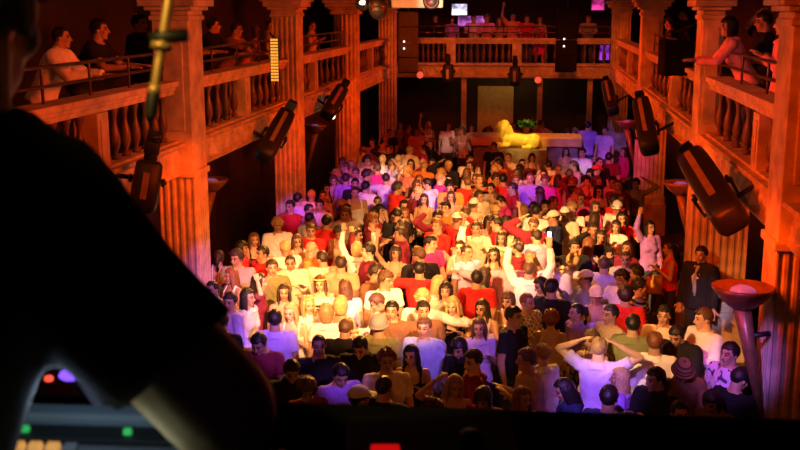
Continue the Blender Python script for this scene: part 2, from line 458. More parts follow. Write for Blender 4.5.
for (a, lab) in (((557, 8, 576, 72), 'tall black column loudspeaker hanging before the back balcony'), ((398, 12, 418, 73), 'tall dim olive loudspeaker tower hanging at the back left')):
    root, w, h = box_thing('line_array', lab, 'loudspeaker', *a, 30.0, .5, BLACKM)
    mm = BLACKM if 'black' in lab else mat('olive_cloth', (.05, .045, .025), .8, noise_amt=.2)
    for k in range(4):
        build('speaker_module', MB().box((0, 0, h*(.375 - .25*k)), (w, .5, h*.235), Euler((R(-2*k), 0, 0)).to_matrix()), mm, root, bevel=.02)
    for k, z in enumerate((.02, -.09)):
        build('indicator_light', MB().ell((-w*.2, -.28, h*z), (.03, .02, .03), 8, 6), mat('white_led', (1, 1, 1), .3, emit=(1, .9, .9), estr=1.5), root, True)
    build('cable', MB().tube([(0, 0, h*.5), (0, 0, ZC - root.location.z)], .02, 6), BLACK, root)
# projector
c = at_d(417, 3, 12.0)
root = empty('projector', c, 'beige projector with black lens hanging at the top', 'projector', rz=YAW)
cs = build('case', MB().box((0, 0, .02), (.58, .4, .15)), BEIGEP, root, bevel=.015)
build('lens_barrel', MB().lathe([(.085, 0), (.095, .05), (.075, .09), (.06, .06)], (.155, -.2, .02), 16, Euler((R(90), 0, 0)).to_matrix()), BLACK, root, True)
build('mount', MB().tube([(0, 0, .08), (0, 0, ZC - c.z)], .02, 8), BLACK, root)
c = at_d(363, 2, 14.0)
root = empty('par_can', c, 'white glowing spotlight at the top edge left of the projector', 'stage light', rz=YAW)
build('housing', MB().lathe([(.06, 0), (.09, .05), (.1, .22), (.09, .22)], (0, .1, -.02), 14, Euler((R(90), 0, 0)).to_matrix()), BLACK, root, True)
build('lamp_face', MB().ell((0, -.1, -.01), (.07, .03, .04), 12, 6), mat('lamp_face', (1, 1, 1), .3, emit=(1, .8, .5), estr=6), root, True)
build('hanger', MB().tube([(0, 0, .08), (0, 0, ZC - c.z)], .015, 6), BLACK, root)
c = at_d(378, 8, 13.5)
root = empty('moving_light', c, 'black moving head light hanging left of the beige projector', 'stage light', rz=YAW)
build('head', MB().ell((0, 0, 0), (.12, .14, .15), 14, 10), BLACK, root, True)
build('yoke', MB().tube([(-.15, 0, 0), (-.15, 0, .2), (.15, 0, .2), (.15, 0, 0)], .025, 8), BLACK, root)
build('lens', MB().lathe([(.09, 0), (.08, .03), (.02, .04)], (0, -.1, -.05), 12, Euler((R(110), 0, 0)).to_matrix()), BLACK, root, True)
build('hanger', MB().tube([(0, 0, .2), (0, 0, ZC - c.z)], .02, 6), BLACK, root)
def screen(px0, py0, px1, py1, y, label, colr, st):
    a = at_y(px0, py0, y); b = at_y(px1, py1, y); c = (a + b)/2
    root = empty('video_screen', c, label, 'screen')
    w, h = b.x - a.x, a.z - b.z
    fr = build('frame', MB().box((0, .03, 0), (w + .08, .05, h + .08)), BLACK, root)
    mm = bpy.data.materials.new('screen_picture'); mm.use_nodes = True; nt = mm.node_tree; bs = nt.nodes['Principled BSDF']
    tc = nt.nodes.new('ShaderNodeTexCoord'); nz = nt.nodes.new('ShaderNodeTexNoise'); nz.inputs['Scale'].default_value = 2.2
    rp = nt.nodes.new('ShaderNodeValToRGB'); rp.color_ramp.elements[0].position = .4; rp.color_ramp.elements[1].position = .62
    rp.color_ramp.elements[0].color = (*[q*.12 for q in colr], 1); rp.color_ramp.elements[1].color = (*colr, 1)
    nt.links.new(tc.outputs['Object'], nz.inputs['Vector']); nt.links.new(nz.outputs['Fac'], rp.inputs['Fac']); nt.links.new(rp.outputs['Color'], bs.inputs['Emission Color'])
    bs.inputs['Emission Strength'].default_value = st; bs.inputs['Base Color'].default_value = (.05, .05, .05, 1)
    build('display', MB().box((0, 0, 0), (w, .02, h)), mm, fr)
screen(452, 4, 467, 15, 34, 'white and lilac video screen glowing above the back balcony', (.8, .75, 1), 2.5)
screen(458, 16, 486, 27, 35.5, 'violet video screen behind the back balcony guests', (.9, .2, 1), .8)
screen(592, 0, 604, 10, 34, 'magenta video screen at the top right of the back balcony', (1, .05, .4), 1.2)
screen(600, 45, 609, 60, 33.2, 'small violet lit window behind the far right balusters', (.45, .05, .9), .8)  # a violet window, built the same way as the screens
# yellow light strip on the second left column
p = at_x(274.5, 60, CLX + .12)
root = empty('light_strip', p, 'tall yellow grid light strip hung on the second left column', 'lamp')
hh = .68
bk = build('backing', MB().box((0, .02, 0), (.14, .03, hh)), BLACK, root)
for i in range(14):
    mb = MB()
    for k in (-1, 0, 1): mb.box((k*.042, 0, hh*(-.46 + .92*i/13)), (.034, .02, .034))
    build('lamp_row', mb, mat('amber_cell', (.9, .6, .1), .4, emit=(1, .5, .06), estr=.75), bk)
build('hook', MB().tube([(0, .03, hh*.5), (-.1, .12, hh*.5 + .08)], .012, 6), BLACK, root)
# small white lamp on the round column
p = at_x(332, 116, CLX + .05)
root = empty('wall_spot', p, 'small white lamp glowing beside the round fluted column', 'lamp')
build('bulb', MB().ell((0, 0, 0), (.07, .07, .07), 12, 8), mat('warm_bulb', (1, .9, .7), .3, emit=(1, .75, .45), estr=4), root, True)
build('socket', MB().cap((0, .05, .03), (0, .14, .06), .03, .04, 8), BLACK, root, True)

# ---- bar with the golden sphinx
YBAR = 26.5; zb = 1.30
xa = at_y(470, 140, YBAR).x; xb = at_y(582, 140, YBAR).x
zb -= Z0
root = empty('bar_counter', ((xa+xb)/2, YBAR, Z0), 'long orange wooden bar counter carrying the golden sphinx', 'bar')
L = xb - xa
build('counter_top', MB().box((0, .2, zb - .12), (L, 1.0, .24)), WOOD, root, bevel=.03)
build('front_panel', MB().box((0, -.05, (zb - .24)/2), (L - .2, .08, zb - .24)), STONE_D, root)
for s in (-1, 1): build('end_panel', MB().box((s*(L/2 - .14), .3, (zb - .24)/2), (.08, .7, zb - .24)), STONE_D, root)
def sphinx():
    mb = MB()
    # body lies along +x, head at -x
    prof = [(-.30, .13, .16, .20), (-.15, .17, .19, .24), (.10, .165, .17, .22), (.35, .17, .165, .20), (.55, .19, .19, .21), (.70, .15, .16, .18), (.76, .06, .08, .15)]
    rows = []
    for x, ry, rz, zc in prof:
        rows.append([V((x, ry*math.cos(2*math.pi*k/16), zc + rz*math.sin(2*math.pi*k/16))) for k in range(16)])
    mb.grid(rows)
    for s in (-1, 1):
        mb.cap((-.2, s*.12, .09), (-.58, s*.12, .06), .075, .06, 12); mb.ell((-.62, s*.12, .06), (.08, .065, .055))
        mb.ell((.52, s*.17, .17), (.2, .08, .17)); mb.cap((.45, s*.22, .06), (.25, s*.22, .05), .06, .05, 10)
    mb.cap((-.26, 0, .26), (-.34, 0, .44), .17, .12, 14)     # chest and neck
    mb.ell((-.40, 0, .57), (.13, .12, .15))                  # head
    mb.ell((-.30, 0, .57), (.165, .20, .185))                # headcloth
    mb.cap((-.22, 0, .48), (-.08, 0, .32), .16, .09, 12)     # cloth falling down the neck
    for s in (-1, 1): mb.cap((-.32, s*.16, .52), (-.37, s*.13, .28), .07, .05, 10)
    mb.cap((-.525, 0, .59), (-.55, 0, .545), .02, .028, 8)   # nose
    mb.cap((-.48, 0, .44), (-.49, 0, .35), .03, .025, 8)     # beard
    mb.cap((.74, .05, .1), (.6, .26, .05), .03, .03, 8)      # tail
    return remesh(mb, .014, 2, 'sphinx_body')
p = at_y(497 + 24, 146, YBAR)
root = empty('sphinx_statue', (at_y(518, 140, YBAR).x, YBAR - .62, Z0), 'golden sphinx statue lying on the orange bar counter', 'statue')
zb += Z0; zs = at_y(520, 148, YBAR - .62).z - Z0
f_ = mesh_ob('figure', sphinx(), GOLD, root); f_.location = (-.07, 0, zs); f_.scale = (.86, .9, .92)
build('plinth', MB().bb(-.72, .72, -.27, .3, 0, zs - .002), STONE_D, root, bevel=.01)
# plant behind the sphinx
pp = at_y(526, 134, YBAR + .55)
root = empty('potted_plant', (pp.x, YBAR + .58, zb), 'green leafy plant on the bar behind the golden sphinx', 'plant')
build('pot', MB().lathe([(.07, 0), (.1, .15), (.11, .17), (.09, .17)], seg=14), STONE_D, root, True)
mb = MB(); rr = random.Random(3)
for k in range(60):
    a = rr.uniform(0, 6.28); t = rr.uniform(.25, 1.2); Ln = rr.uniform(.2, .36)
    d = V((math.cos(a)*math.cos(t), math.sin(a)*math.cos(t), math.sin(t))); s = d.cross(V((0, 0, 1))).normalized()
    b0 = V((0, 0, .16)) + d*.03; rows = []
    for q in range(6):
        u = q/5; wd = .035*math.sin(math.pi*min(.98, u*.9 + .08)); c_ = b0 + d*Ln*u + V((0, 0, -.12*u*u))
        rows.append([c_ - s*wd, c_ + V((0, 0, .006)), c_ + s*wd])
    mb.grid(rows, close=False)
build('foliage', mb, mat('leaf_green', (.06, .42, .10), .5, noise_amt=.3), root, True)
# tan patch standing in for the lit wall at the very back
a = at_y(478, 86, 36.9); b = at_y(513, 120, 36.9)
struct('lit_wall_patch_1', MB().bb(a.x, b.x, 36.85, 36.98, Z0, a.z), mat('lit_wall_tan', (.5, .36, .18), .6, noise_amt=.15))
# posts under the back balcony
for px in (464, 540, 590):
    x = at_y(px, 90, YB + .3).x
    root = empty('post', (x, YB + .35, Z0), {464: 'slim lit post under the back balcony left of the sphinx', 540: 'slim lit post under the back balcony right of the sphinx', 590: 'slim lit post under the back balcony at the far right'}[px], 'post'); root['kind'] = 'thing'
    build('shaft', MB().bb(-.08, .08, -.08, .08, .2, ZF0 + .04 - Z0), STONE, root, bevel=.01)
    build('foot', MB().bb(-.13, .13, -.13, .13, 0, .2), STONE, root, bevel=.01)
# ------------------------------------------------------------------ people
# local frame: feet at origin, facing -Y, person's left = +X, male height 1.76
def arm(sh, d1, d2, dh=None, s=1.0):
    e = V(sh) + V(d1).normalized()*.285*s; w = e + V(d2).normalized()*.25*s
    return [V(sh), e, w, (V(dh) if dh else V(d2)).normalized()]
UP = {  # pose: (left upper arm, left forearm), (right ...), head (yaw, pitch, roll), forward tilt
 'relaxed': (((.18,.02,-1), (.06,-.3,-1)), ((-.18,.02,-1), (-.06,-.25,-1)), (0, 0, 0), 0),
 'turned': (((.2,-.05,-1), (-.1,-.6,-.6)), ((-.2,.05,-1), (-.05,-.3,-1)), (32, 6, 3), 2),
 'looking_down': (((.15,-.25,-1), (-.4,-.8,.25)), ((-.15,-.25,-1), (.4,-.8,.25)), (-8, 26, 0), 4),
 'hands_front': (((.2,-.15,-1), (-.45,-.7,.55)), ((-.2,-.15,-1), (.45,-.7,.5)), (-14, 5, -3), 2),
 'wave': (((.18,-.05,-1), (.05,-.35,-1)), ((-.5,-.25,.85), (.12,-.1,1)), (8, -4, 4), 0),
 'arms_up': (((.42,-.3,.85), (-.12,-.08,1)), ((-.42,-.3,.85), (.12,-.08,1)), (0, -8, 0), 0),
 'dance': (((.5,-.3,-.8), (.05,-.75,.65)), ((-.6,-.1,-.6), (.25,-.65,.6)), (-20, 4, -6), 3),
 'hand_on_head': (((.18,-.1,-1), (-.2,-.6,.1)), ((-.8,-.3,.5), (.78,.25,.52)), (6, 8, 4), 2),
 'hands_on_head': (((.85,-.15,.5), (-.85,.25,.5)), ((-.85,-.15,.5), (.85,.25,.5)), (0, 4, 0), 0),
 'arm_out': (((.95,-.3,-.12), (.8,-.5,.15)), ((-.18,-.02,-1), (-.05,-.35,-1)), (18, 4, 3), 2),
 'lean': (((.2,-.62,-.75), (-.25,-.95,.02)), ((-.2,-.62,-.75), (.2,-.95,.02)), (10, -6, 0), 26),
}
POSES = list(UP)
FS = .93
SEX = {'m': dict(sw=.188, prof=[(.80,.12,.10),(.90,.170,.118),(.98,.165,.114),(1.07,.155,.108),(1.18,.168,.118),(1.30,.186,.126),(1.40,.178,.108),(1.455,.12,.08),(1.50,.07,.062)], up=.054, fo=.040, th=.087, ca=.058, nk=.061, s=1.0),
       'f': dict(sw=.158, prof=[(.80,.12,.10),(.90,.170,.12),(.98,.158,.112),(1.07,.126,.094),(1.18,.138,.10),(1.30,.152,.108),(1.40,.146,.092),(1.455,.10,.07),(1.50,.054,.052)], up=.042, fo=.033, th=.088, ca=.052, nk=.049, s=.95)}
def skel(pose, sex):
    S = SEX[sex]; (l, r, hd, tilt) = UP[pose]
    T = Matrix.Translation((0, 0, .95)) @ Matrix.Rotation(R(tilt), 4, 'X') @ Matrix.Translation((0, 0, -.95))
    shl = T @ V((S['sw'], .005, 1.42)); shr = T @ V((-S['sw'], .005, 1.42))
    k = 1.0 if sex == 'm' else .95
    return S, T, arm(shl, l[0], l[1], s=k), arm(shr, r[0], r[1], s=k), hd
def head_matrix(pose, sex):
    S, T, L, Rr, hd = skel(pose, sex)
    tilt = UP[pose][3]
    nk = T @ V((0, .015, 1.49))
    return Matrix.Translation(nk) @ Euler((R(hd[1] + tilt*.3), R(hd[2]), R(hd[0])), 'XYZ').to_matrix().to_4x4() @ Matrix.Translation((0, -.02, .125)) @ Matrix.Scale(.95, 4)
def add_head(mb, M, fem=False):
    q = M.to_3x3(); P = lambda *a: M @ V(a)
    k = .94 if fem else 1.0
    mb.ell(P(0, .012, .03), (.073*k, .092, .09), 20, 12, q)
    mb.ell(P(0, -.028, -.04), (.054*k, .06, .072), 16, 10, q)
    mb.ell(P(0, -.068, -.095), (.022*k, .02, .02), 10, 6, q)                 # chin
    for s in (-1, 1):
        mb.ell(P(s*.034, -.06, -.02), (.026, .026, .024), 10, 6, q)          # cheek
        mb.ell(P(s*.077*k, .012, -.008), (.011, .02, .031), 10, 8, q)        # ear
        mb.cap(P(s*.012, -.078, .034), P(s*.046, -.068, .032), .011, .009, 8)  # brow ridge
        mb.ell(P(s*.031, -.0745, .010), (.0165, .0125, .0105), 10, 6, q)     # eye
    mb.cap(P(0, -.082, .018), P(0, -.104, -.022), .0095, .015, 10)           # nose
    mb.ell(P(0, -.082, -.052), (.025, .0135, .0065), 12, 6, q); mb.ell(P(0, -.081, -.064), (.021, .0135, .0075), 12, 6, q)  # lips
def add_hand(mb, w, d, side, fem=False, curl=.35, k=1.0):
    d = d.normalized(); k *= .9 if fem else 1.0
    up = V((0, 0, 1)) if abs(d.z) < .8 else V((0, -1, 0))
    x = d.cross(up).normalized(); n = x.cross(d).normalized()                # x across the palm, n palm normal
    if side < 0: x = -x
    q = Matrix((x, n, d)).transposed()
    mb.ell(w + d*.05*k, (.042*k, .018*k, .055*k), 12, 8, q)
    for i, (ln, off) in enumerate(((.070, -.033), (.079, -.011), (.074, .011), (.058, .033))):
        a = w + d*.088*k + x*off*.95*k; f = (d + x*off*4.5).normalized()
        b = a + f*ln*.5*k; c = b + (f - n*curl).normalized()*ln*.5*k
        mb.cap(a - f*.03*k, b, .0105*k, .0098*k, 8); mb.cap(b, c, .0098*k, .0082*k, 8)
    a = w + d*.03*k - x*.03*k; b = a + (d*.6 - x*.75).normalized()*.042*k; c = b + (d*.95 - x*.2 - n*.15).normalized()*.032*k
    mb.cap(a, b, .0135*k, .0115*k, 8); mb.cap(b, c, .0115*k, .0095*k, 8)
def torso_rows(prof, T, add=0.0, zmin=None, zmax=None, seg=20, flare=0.0):
    rows = []
    for z, rx, ry in prof:
        if zmin is not None and z < zmin - .001: continue
        if zmax is not None and z > zmax + .001: continue
        e = add + flare*max(0, 1.05 - z)
        rows.append([T @ V(((rx+e)*math.cos(2*math.pi*k/seg), (ry+e)*math.sin(2*math.pi*k/seg) + .005, z)) for k in range(seg)])
    return rows
LEGS = [((.088,.0,.90), (.115,-.03,.50), (.125,.03,.085)), ((-.088,.0,.90), (-.105,.0,.50), (-.115,.05,.085))]
BODY = {}
def body_mesh(pose, sex):
    key = (pose, sex)
    if key in BODY: return BODY[key]
    S, T, AL, AR, hd = skel(pose, sex); mb = MB(); fem = sex == 'f'
    mb.grid(torso_rows(S['prof'], T))
    mb.cap(T @ V((-S['sw']*.9, .005, 1.42)), T @ V((S['sw']*.9, .005, 1.42)), S['up']*1.08, S['up']*1.08)
    if fem:
        for s in (-1, 1): mb.ell(T @ V((s*.062, -.078, 1.26)), (.056, .046, .058))
    M = head_matrix(pose, sex)
    mb.cap(T @ V((0, .015, 1.40)), M @ V((0, .02, -.06)), S['nk']*1.12, S['nk'])
    add_head(mb, M, fem)
    for A, s in ((AL, 1), (AR, -1)):
        mb.cap(A[0], A[1], S['up'], S['fo']*1.05); mb.cap(A[1], A[2], S['fo']*1.08, S['fo']*.68)
        add_hand(mb, A[2], A[3], s, fem)
    for h, k, a in LEGS:
        h, k, a = V(h), V(k), V(a)
        mb.cap(h, k, S['th'], S['ca']*1.02); mb.cap(k, a, S['ca']*1.02, S['ca']*.62)
        mb.ell(k.lerp(a, .28) + V((0, .018, 0)), (S['ca']*1.0, S['ca']*1.05, .12))
        mb.cap(a + V((0, .02, -.04)), a + V((0, -.15, -.045)), .042, .034)
    me = remesh(mb, .0068, 2, 'person_body')
    # faces: 0 skin, 1 lips, 2 eyes, 3 brows, 4 shoes
    Mi = M.inverted(); idx = []
    for p in me.polygons:
        c = p.center; i = 0
        if c.z < .105: i = 4
        elif c.z > 1.2:
            h = Mi @ c
            if h.y < -.055 and abs(h.z) < .11:
                ax = abs(h.x)
                if ax < .022 and -.071 < h.z < -.046 and h.y < -.078: i = 1
                elif ((ax - .031)/.0165)**2 + ((h.z - .010)/.009)**2 < 1: i = 2
                elif .012 < ax < .052 and .027 < h.z < .041 and h.y < -.062: i = 3
        idx.append(i)
    for _ in range(5): me.materials.append(None)
    me.polygons.foreach_set('material_index', idx); me.update()
    me = decimate(me, .13)
    BODY[key] = me
    return me
TOPS = {}
def top_mesh(pose, sex, kind):
    key = (pose, sex, kind)
    if key in TOPS: return TOPS[key]
    S, T, AL, AR, hd = skel(pose, sex); mb = MB(); fem = sex == 'f'
    loose = {'tee': .017, 'long': .018, 'tank': .012, 'jacket': .03, 'dress': .014}[kind]
    zmax = 1.31 if kind in ('tank', 'dress') else 1.456
    hem = .86 if kind != 'dress' else .90
    prof = [(hem, S['prof'][1][1], S['prof'][1][2])] + [p for p in S['prof'] if hem < p[0] <= zmax]
    mb.grid(torso_rows(prof, T, loose, flare=.03))
    if kind == 'dress':
        mb.grid([[V(((r_+.0)*math.cos(2*math.pi*k/20), r_*.78*math.sin(2*math.pi*k/20), z)) for k in range(20)] for z, r_ in ((.52, .235), (.7, .205), (.92, .185), (1.0, .165))])
    if fem:
        for s in (-1, 1): mb.ell(T @ V((s*.06, -.074, 1.255)), (.062+loose, .046+loose, .066+loose*.6))
    if kind in ('tank', 'dress'):
        for s in (-1, 1):
            x = S['sw']*.62
            mb.tube([T @ V((s*x, -.10, 1.27)), T @ V((s*x, -.088, 1.38)), T @ V((s*x, -.01, 1.487)), T @ V((s*x, .08, 1.40)), T @ V((s*x, .10, 1.27))], .022 if not fem else .016, 8)
    else:
        mb.cap(T @ V((-S['sw']*.92, .005, 1.417)), T @ V((S['sw']*.92, .005, 1.417)), S['up']*1.08+loose, S['up']*1.08+loose)
        r0 = S['nk']*1.12
        mb.grid([[T @ V((r*math.cos(2*math.pi*k/16), r*math.sin(2*math.pi*k/16) + .012, z)) for k in range(16)] for r, z in ((.135, 1.43), (r0+.028, 1.47), (r0+.016, 1.488 if kind != 'jacket' else 1.515))])
        for A in (AL, AR):
            u = S['up'] + loose
            if kind == 'tee':
                e = A[0].lerp(A[1], .62); mb.cap(A[0], A[0].lerp(A[1], .3), u, u*.98); mb.cap(A[0].lerp(A[1], .1), e, u*.95, u*.98, flat=True)
            else:
                f = S['fo'] + loose; mb.cap(A[0], A[1], u, f*1.05); mb.cap(A[1], A[1].lerp(A[2], .25), f*1.05, f); mb.cap(A[1], A[1].lerp(A[2], .97), f*1.05, f*.82, flat=True)
    me = remesh(mb, .0125, 1, 'top_' + kind)
    off = V((len(pose), 3, 1))      # soft folds in the cloth
    ruffle(me, lambda c: .013*noise.noise(V((c.x*9, c.y*9, c.z*5)) + off) + .009*noise.noise(V((c.x*22 + c.z*9, c.y*22, c.z*13)) + off))
    me.materials.append(None)
    me = decimate(me, .35)
    TOPS[key] = me
    return me
PANTS = {}
def pants_mesh(sex, kind):
    key = (sex, kind)
    if key in PANTS: return PANTS[key]
    S = SEX[sex]; mb = MB()
    mb.grid(torso_rows([p for p in S['prof'] if p[0] <= .99], Matrix(), .011))
    for h, k, a in LEGS:
        h, k, a = V(h), V(k), V(a)
        mb.cap(h, k, S['th']+.016, S['ca']+.022)
        if kind == 'trousers': mb.cap(k, a, S['ca']+.022, S['ca']*.8+.02, flat=True)
    me = decimate(remesh(mb, .013, 1, kind), .2); me.materials.append(None); PANTS[key] = me
    return me

def ssm(a, b, x):
    t = max(0, min(1, (x-a)/(b-a))); return t*t*(3-2*t)
HAIR = {}
def hair_mesh(style):
    if style in HAIR: return HAIR[style]
    mb = MB(); thick = {'short': .018, 'crop': .009, 'curly': .034, 'long': .02, 'bob': .022, 'ponytail': .016, 'bun': .016, 'spiky': .032}[style]
    fringe = {'short': 25, 'crop': 33, 'curly': 25, 'long': 31, 'bob': 17, 'ponytail': 36, 'bun': 36, 'spiky': 30}[style]
    rows = []; RI, CJ = 26, 40
    for i in range(RI + 1):
        el = -89 + 178*i/RI; row = []
        for j in range(CJ):
            az = 360*j/CJ; a = abs((az + 180) % 360 - 180)       # 0 = face
            lo = -14 if style not in ('long', 'bob') else -30
            if a < 52: hl = fringe + 3*math.sin(a*.16)
            elif a < 72: hl = fringe + (lo - fringe)*ssm(52, 72, a)
            elif a < 110: hl = lo
            else: hl = lo - 40*ssm(110, 135, a)
            hl += 7*noise.noise(V((az*.09, fringe, 2)))
            m = ssm(hl - 6, hl + 3, el)
            d = V((math.sin(R(az))*math.cos(R(el)), -math.cos(R(az))*math.cos(R(el)), math.sin(R(el))))
            nz = noise.noise(d*(5 if style != 'curly' else 9) + V((1, 2, 3))) ; n2 = noise.noise(V((d.x*22, d.y*22, d.z*4)))
            t = thick*(1 + (.7 if style in ('curly', 'spiky') else .42)*nz + .38*n2)*(1 - .35*ssm(-10, -50, el))
            if style == 'spiky': t += .022*max(0, noise.noise(d*12))*max(0, d.z)
            k = m
            rx, ry, rz = (.074 + t)*k + .05*(1-k), (.094 + t)*k + .062*(1-k), (.091 + t)*k + .06*(1-k)
            row.append(V((d.x*rx, d.y*ry + .012, d.z*rz + .03)))
        rows.append(row)
    mb.grid(rows)
    if style in ('long', 'bob'):
        z1 = -.27 if style == 'long' else -.115; N = 26; out = []; inn = []
        for i in range(9):
            u = i/8; z = .06 + (z1 - .06)*u; ro = []; ri = []
            for j in range(N + 1):
                az = 62 + (360 - 124)*j/N
                w = noise.noise(V((az*.11, u*2.2, 5)))*.012 + noise.noise(V((az*.35, u*1.2, 9)))*.006
                fl = .012*math.sin(u*3.1) - (.01*u if style == 'bob' else 0) + w
                rx, ry = .091 + fl, .112 + fl - .01*u
                x, y = math.sin(R(az)), -math.cos(R(az))
                ro.append(V((x*rx, y*ry + .012, z + (noise.noise(V((az*.3, 0, 2)))*.03 if i == 8 else 0)))); ri.append(V((x*(rx-.03), y*(ry-.03) + .012, z)))
            out.append(ro + list(reversed(ri)))
        mb.grid(out)
    if style == 'ponytail':
        mb.tube([V((0, .1, .06)), V((0, .15, .05)), V((0, .165, -.04)), V((0, .15, -.14)), V((0, .145, -.2))], [.025, .034, .038, .03, .012], 12)
    if style == 'bun': mb.ell((0, .10, .10), (.045, .045, .042))
    me = mb.mesh('hair_' + style, True); me.materials.append(None); HAIR[style] = me
    return me
HATS = {}
def hat_mesh(kind):
    if kind in HATS: return HATS[kind]
    mb = MB(); rows = []
    lo = {'cap': 10, 'beanie': -8, 'band': 20}[kind]
    for i in range(13):
        el = lo + (89 - lo)*i/12; t = .027 + (.008 if kind == 'beanie' else 0) + (.008*math.sin(i) if kind == 'beanie' and i > 9 else 0)
        rows.append([V((math.sin(2*math.pi*j/28)*math.cos(R(el))*(.075+t), -math.cos(2*math.pi*j/28)*math.cos(R(el))*(.095+t) + .012, math.sin(R(el))*(.092+t) + .03)) for j in range(28)])
    if kind != 'band': mb.grid(rows)
    else: mb.tube([V((math.sin(R(a))*.103, -math.cos(R(a))*.118 + .012, .075 + .022*math.cos(R(a)*1.0))) for a in range(-120, 121, 10)], .011, 8)
    if kind == 'cap':
        pl = []
        for r in (0, 1):
            pl.append([V((math.sin(R(a))*(.088), -.07 - math.cos(R(a))*.03 - r*.085*max(.12, math.cos(R(a)))**.6, .052 - r*.018 - .012*(1-math.cos(R(a))))) for a in range(-80, 81, 10)])
        top = pl[0] + list(reversed(pl[1])); mb.grid([top, [p + V((0, 0, .008)) for p in top]])
    if kind == 'beanie':
        pts = [V((math.sin(2*math.pi*j/28)*.108, -math.cos(2*math.pi*j/28)*.128 + .012, .015 + .012*math.cos(2*math.pi*j/28))) for j in range(29)]
        mb.tube(pts, .017, 8)
    me = mb.mesh(kind, True); me.materials.append(None); HATS[kind] = me
    return me

SKIN = {'fair': (.66, .40, .28), 'tan': (.47, .27, .17), 'olive': (.36, .20, .12), 'dark': (.32, .18, .11)}
HAIRC = {'black': (.012, .009, .008), 'dark brown': (.035, .02, .013), 'brown': (.11, .055, .028), 'reddish brown': (.2, .07, .03), 'blond': (.55, .37, .16), 'fair': (.34, .21, .10), 'grey': (.3, .29, .28)}
TOPC = {'white': (.80, .78, .78), 'cream': (.72, .62, .48), 'black': (.014, .013, .016), 'red': (.62, .025, .025), 'lavender': (.58, .48, .82), 'violet': (.36, .2, .72), 'grey': (.28, .27, .28), 'brown': (.2, .1, .05),  # lavender also stands in for white shirts under violet light
        'olive': (.2, .2, .08), 'navy': (.03, .04, .12), 'pink': (.75, .3, .42), 'tan': (.5, .34, .2), 'orange': (.7, .25, .06), 'maroon': (.2, .02, .04), 'magenta': (.6, .04, .28), 'light blue': (.4, .5, .78), 'green': (.08, .4, .14), 'yellow': (.8, .6, .12)}
def topmat(c):
    if c == 'black and white striped': return pattern_mat('cloth_striped', (.8, .78, .76), (.02, .02, .02), 'stripe', 5.5)
    if c == 'white and violet striped': return pattern_mat('cloth_vstriped', (.8, .78, .82), (.3, .2, .6), 'vstripe', 6)
    if c == 'checked': return pattern_mat('cloth_checked', (.72, .66, .55), (.2, .16, .12), 'check', 26)
    if c == 'printed lavender': return pattern_mat('cloth_printed', (.6, .5, .85), (.06, .04, .14), 'noise', 14, .57)
    return mat('cloth_' + c.replace(' ', '_'), TOPC[c], .85, noise_amt=.1, scale=12, bump=.12, bscale=60, spec=.2)
EYES = mat('eyes', (.05, .035, .03), .25)
SHOE = mat('shoe_leather', (.04, .03, .03), .5)
DENIM = mat('denim', (.05, .07, .14), .85, noise_amt=.2, scale=14)
DARKP = mat('dark_trousers', (.02, .02, .024), .85, noise_amt=.2)

def objmat(o, ms):
    for i, m in enumerate(ms):
        o.material_slots[i].link = 'OBJECT'; o.material_slots[i].material = m
PEOPLE = []
def person(pos, rz, sex, hair, hc, kind, tc, pose='relaxed', skin='tan', hat=None, hatc=None, scale=None, sc0=1.0, short=None, label=None, group=None, pants=None, where='floor'):
    s = (SEX[sex]['s'] * sc0 * FS) if scale is None else scale
    o = bpy.data.objects.new('person', body_mesh(pose, sex)); col.objects.link(o)
    o.location = pos; o.rotation_euler = (0, 0, rz); o.scale = (s, s, s)
    sk = mat('skin_' + skin, SKIN[skin], .5, noise_amt=.06, scale=20)
    hm = mat('hair_' + hc.replace(' ', '_'), HAIRC[hc], .45, noise_amt=.3, scale=40, bump=.3, bscale=90)
    objmat(o, [sk, mat('lips_' + skin, tuple(a*b for a, b in zip(SKIN[skin], (.85, .45, .45))), .4), EYES, hm, SHOE])
    o['category'] = 'person'
    HM = head_matrix(pose, sex)
    def child(name, me, m, M=None):
        c = bpy.data.objects.new(name, me); col.objects.link(c); c.parent = o
        if M is not None: c.matrix_local = M
        objmat(c, [m]); return c
    if hat in ('cap', 'beanie') and hair in ('short', 'curly', 'spiky'): hair = 'crop'
    if hair != 'bald': child('hair', hair_mesh(hair), hm, HM)
    nm = {'tee': 't_shirt', 'long': 'shirt', 'tank': 'tank_top', 'jacket': 'jacket', 'dress': 'dress'}[kind]
    child(nm, top_mesh(pose, sex, kind), topmat(tc))
    if kind != 'dress': child('trousers', pants_mesh(sex, 'trousers'), pants or (DENIM if (int(pos[0]*37 + pos[1]*11) % 3) else DARKP))
    if hat: child({'cap': 'cap', 'beanie': 'beanie', 'band': 'headband'}[hat], hat_mesh(hat), topmat(hatc) if hatc != 'brown striped' else pattern_mat('cloth_brown_striped', (.35, .16, .06), (.1, .04, .02), 'stripe', 9), HM)
    h = o.matrix_basis @ HM @ V((0, 0, 0))
    PEOPLE.append(dict(o=o, pos=V(pos), rz=rz, sex=sex, hair=hair, hc=hc, kind=kind, tc=tc, pose=pose, hat=hat, hatc=hatc, short=short, label=label, where=where, head=h, px=proj(h)))
    return o
def head_h(pose, sex, sc0=1.0):
    s = SEX[sex]['s']*sc0*FS; return (head_matrix(pose, sex) @ V((0, 0, 0))) * s
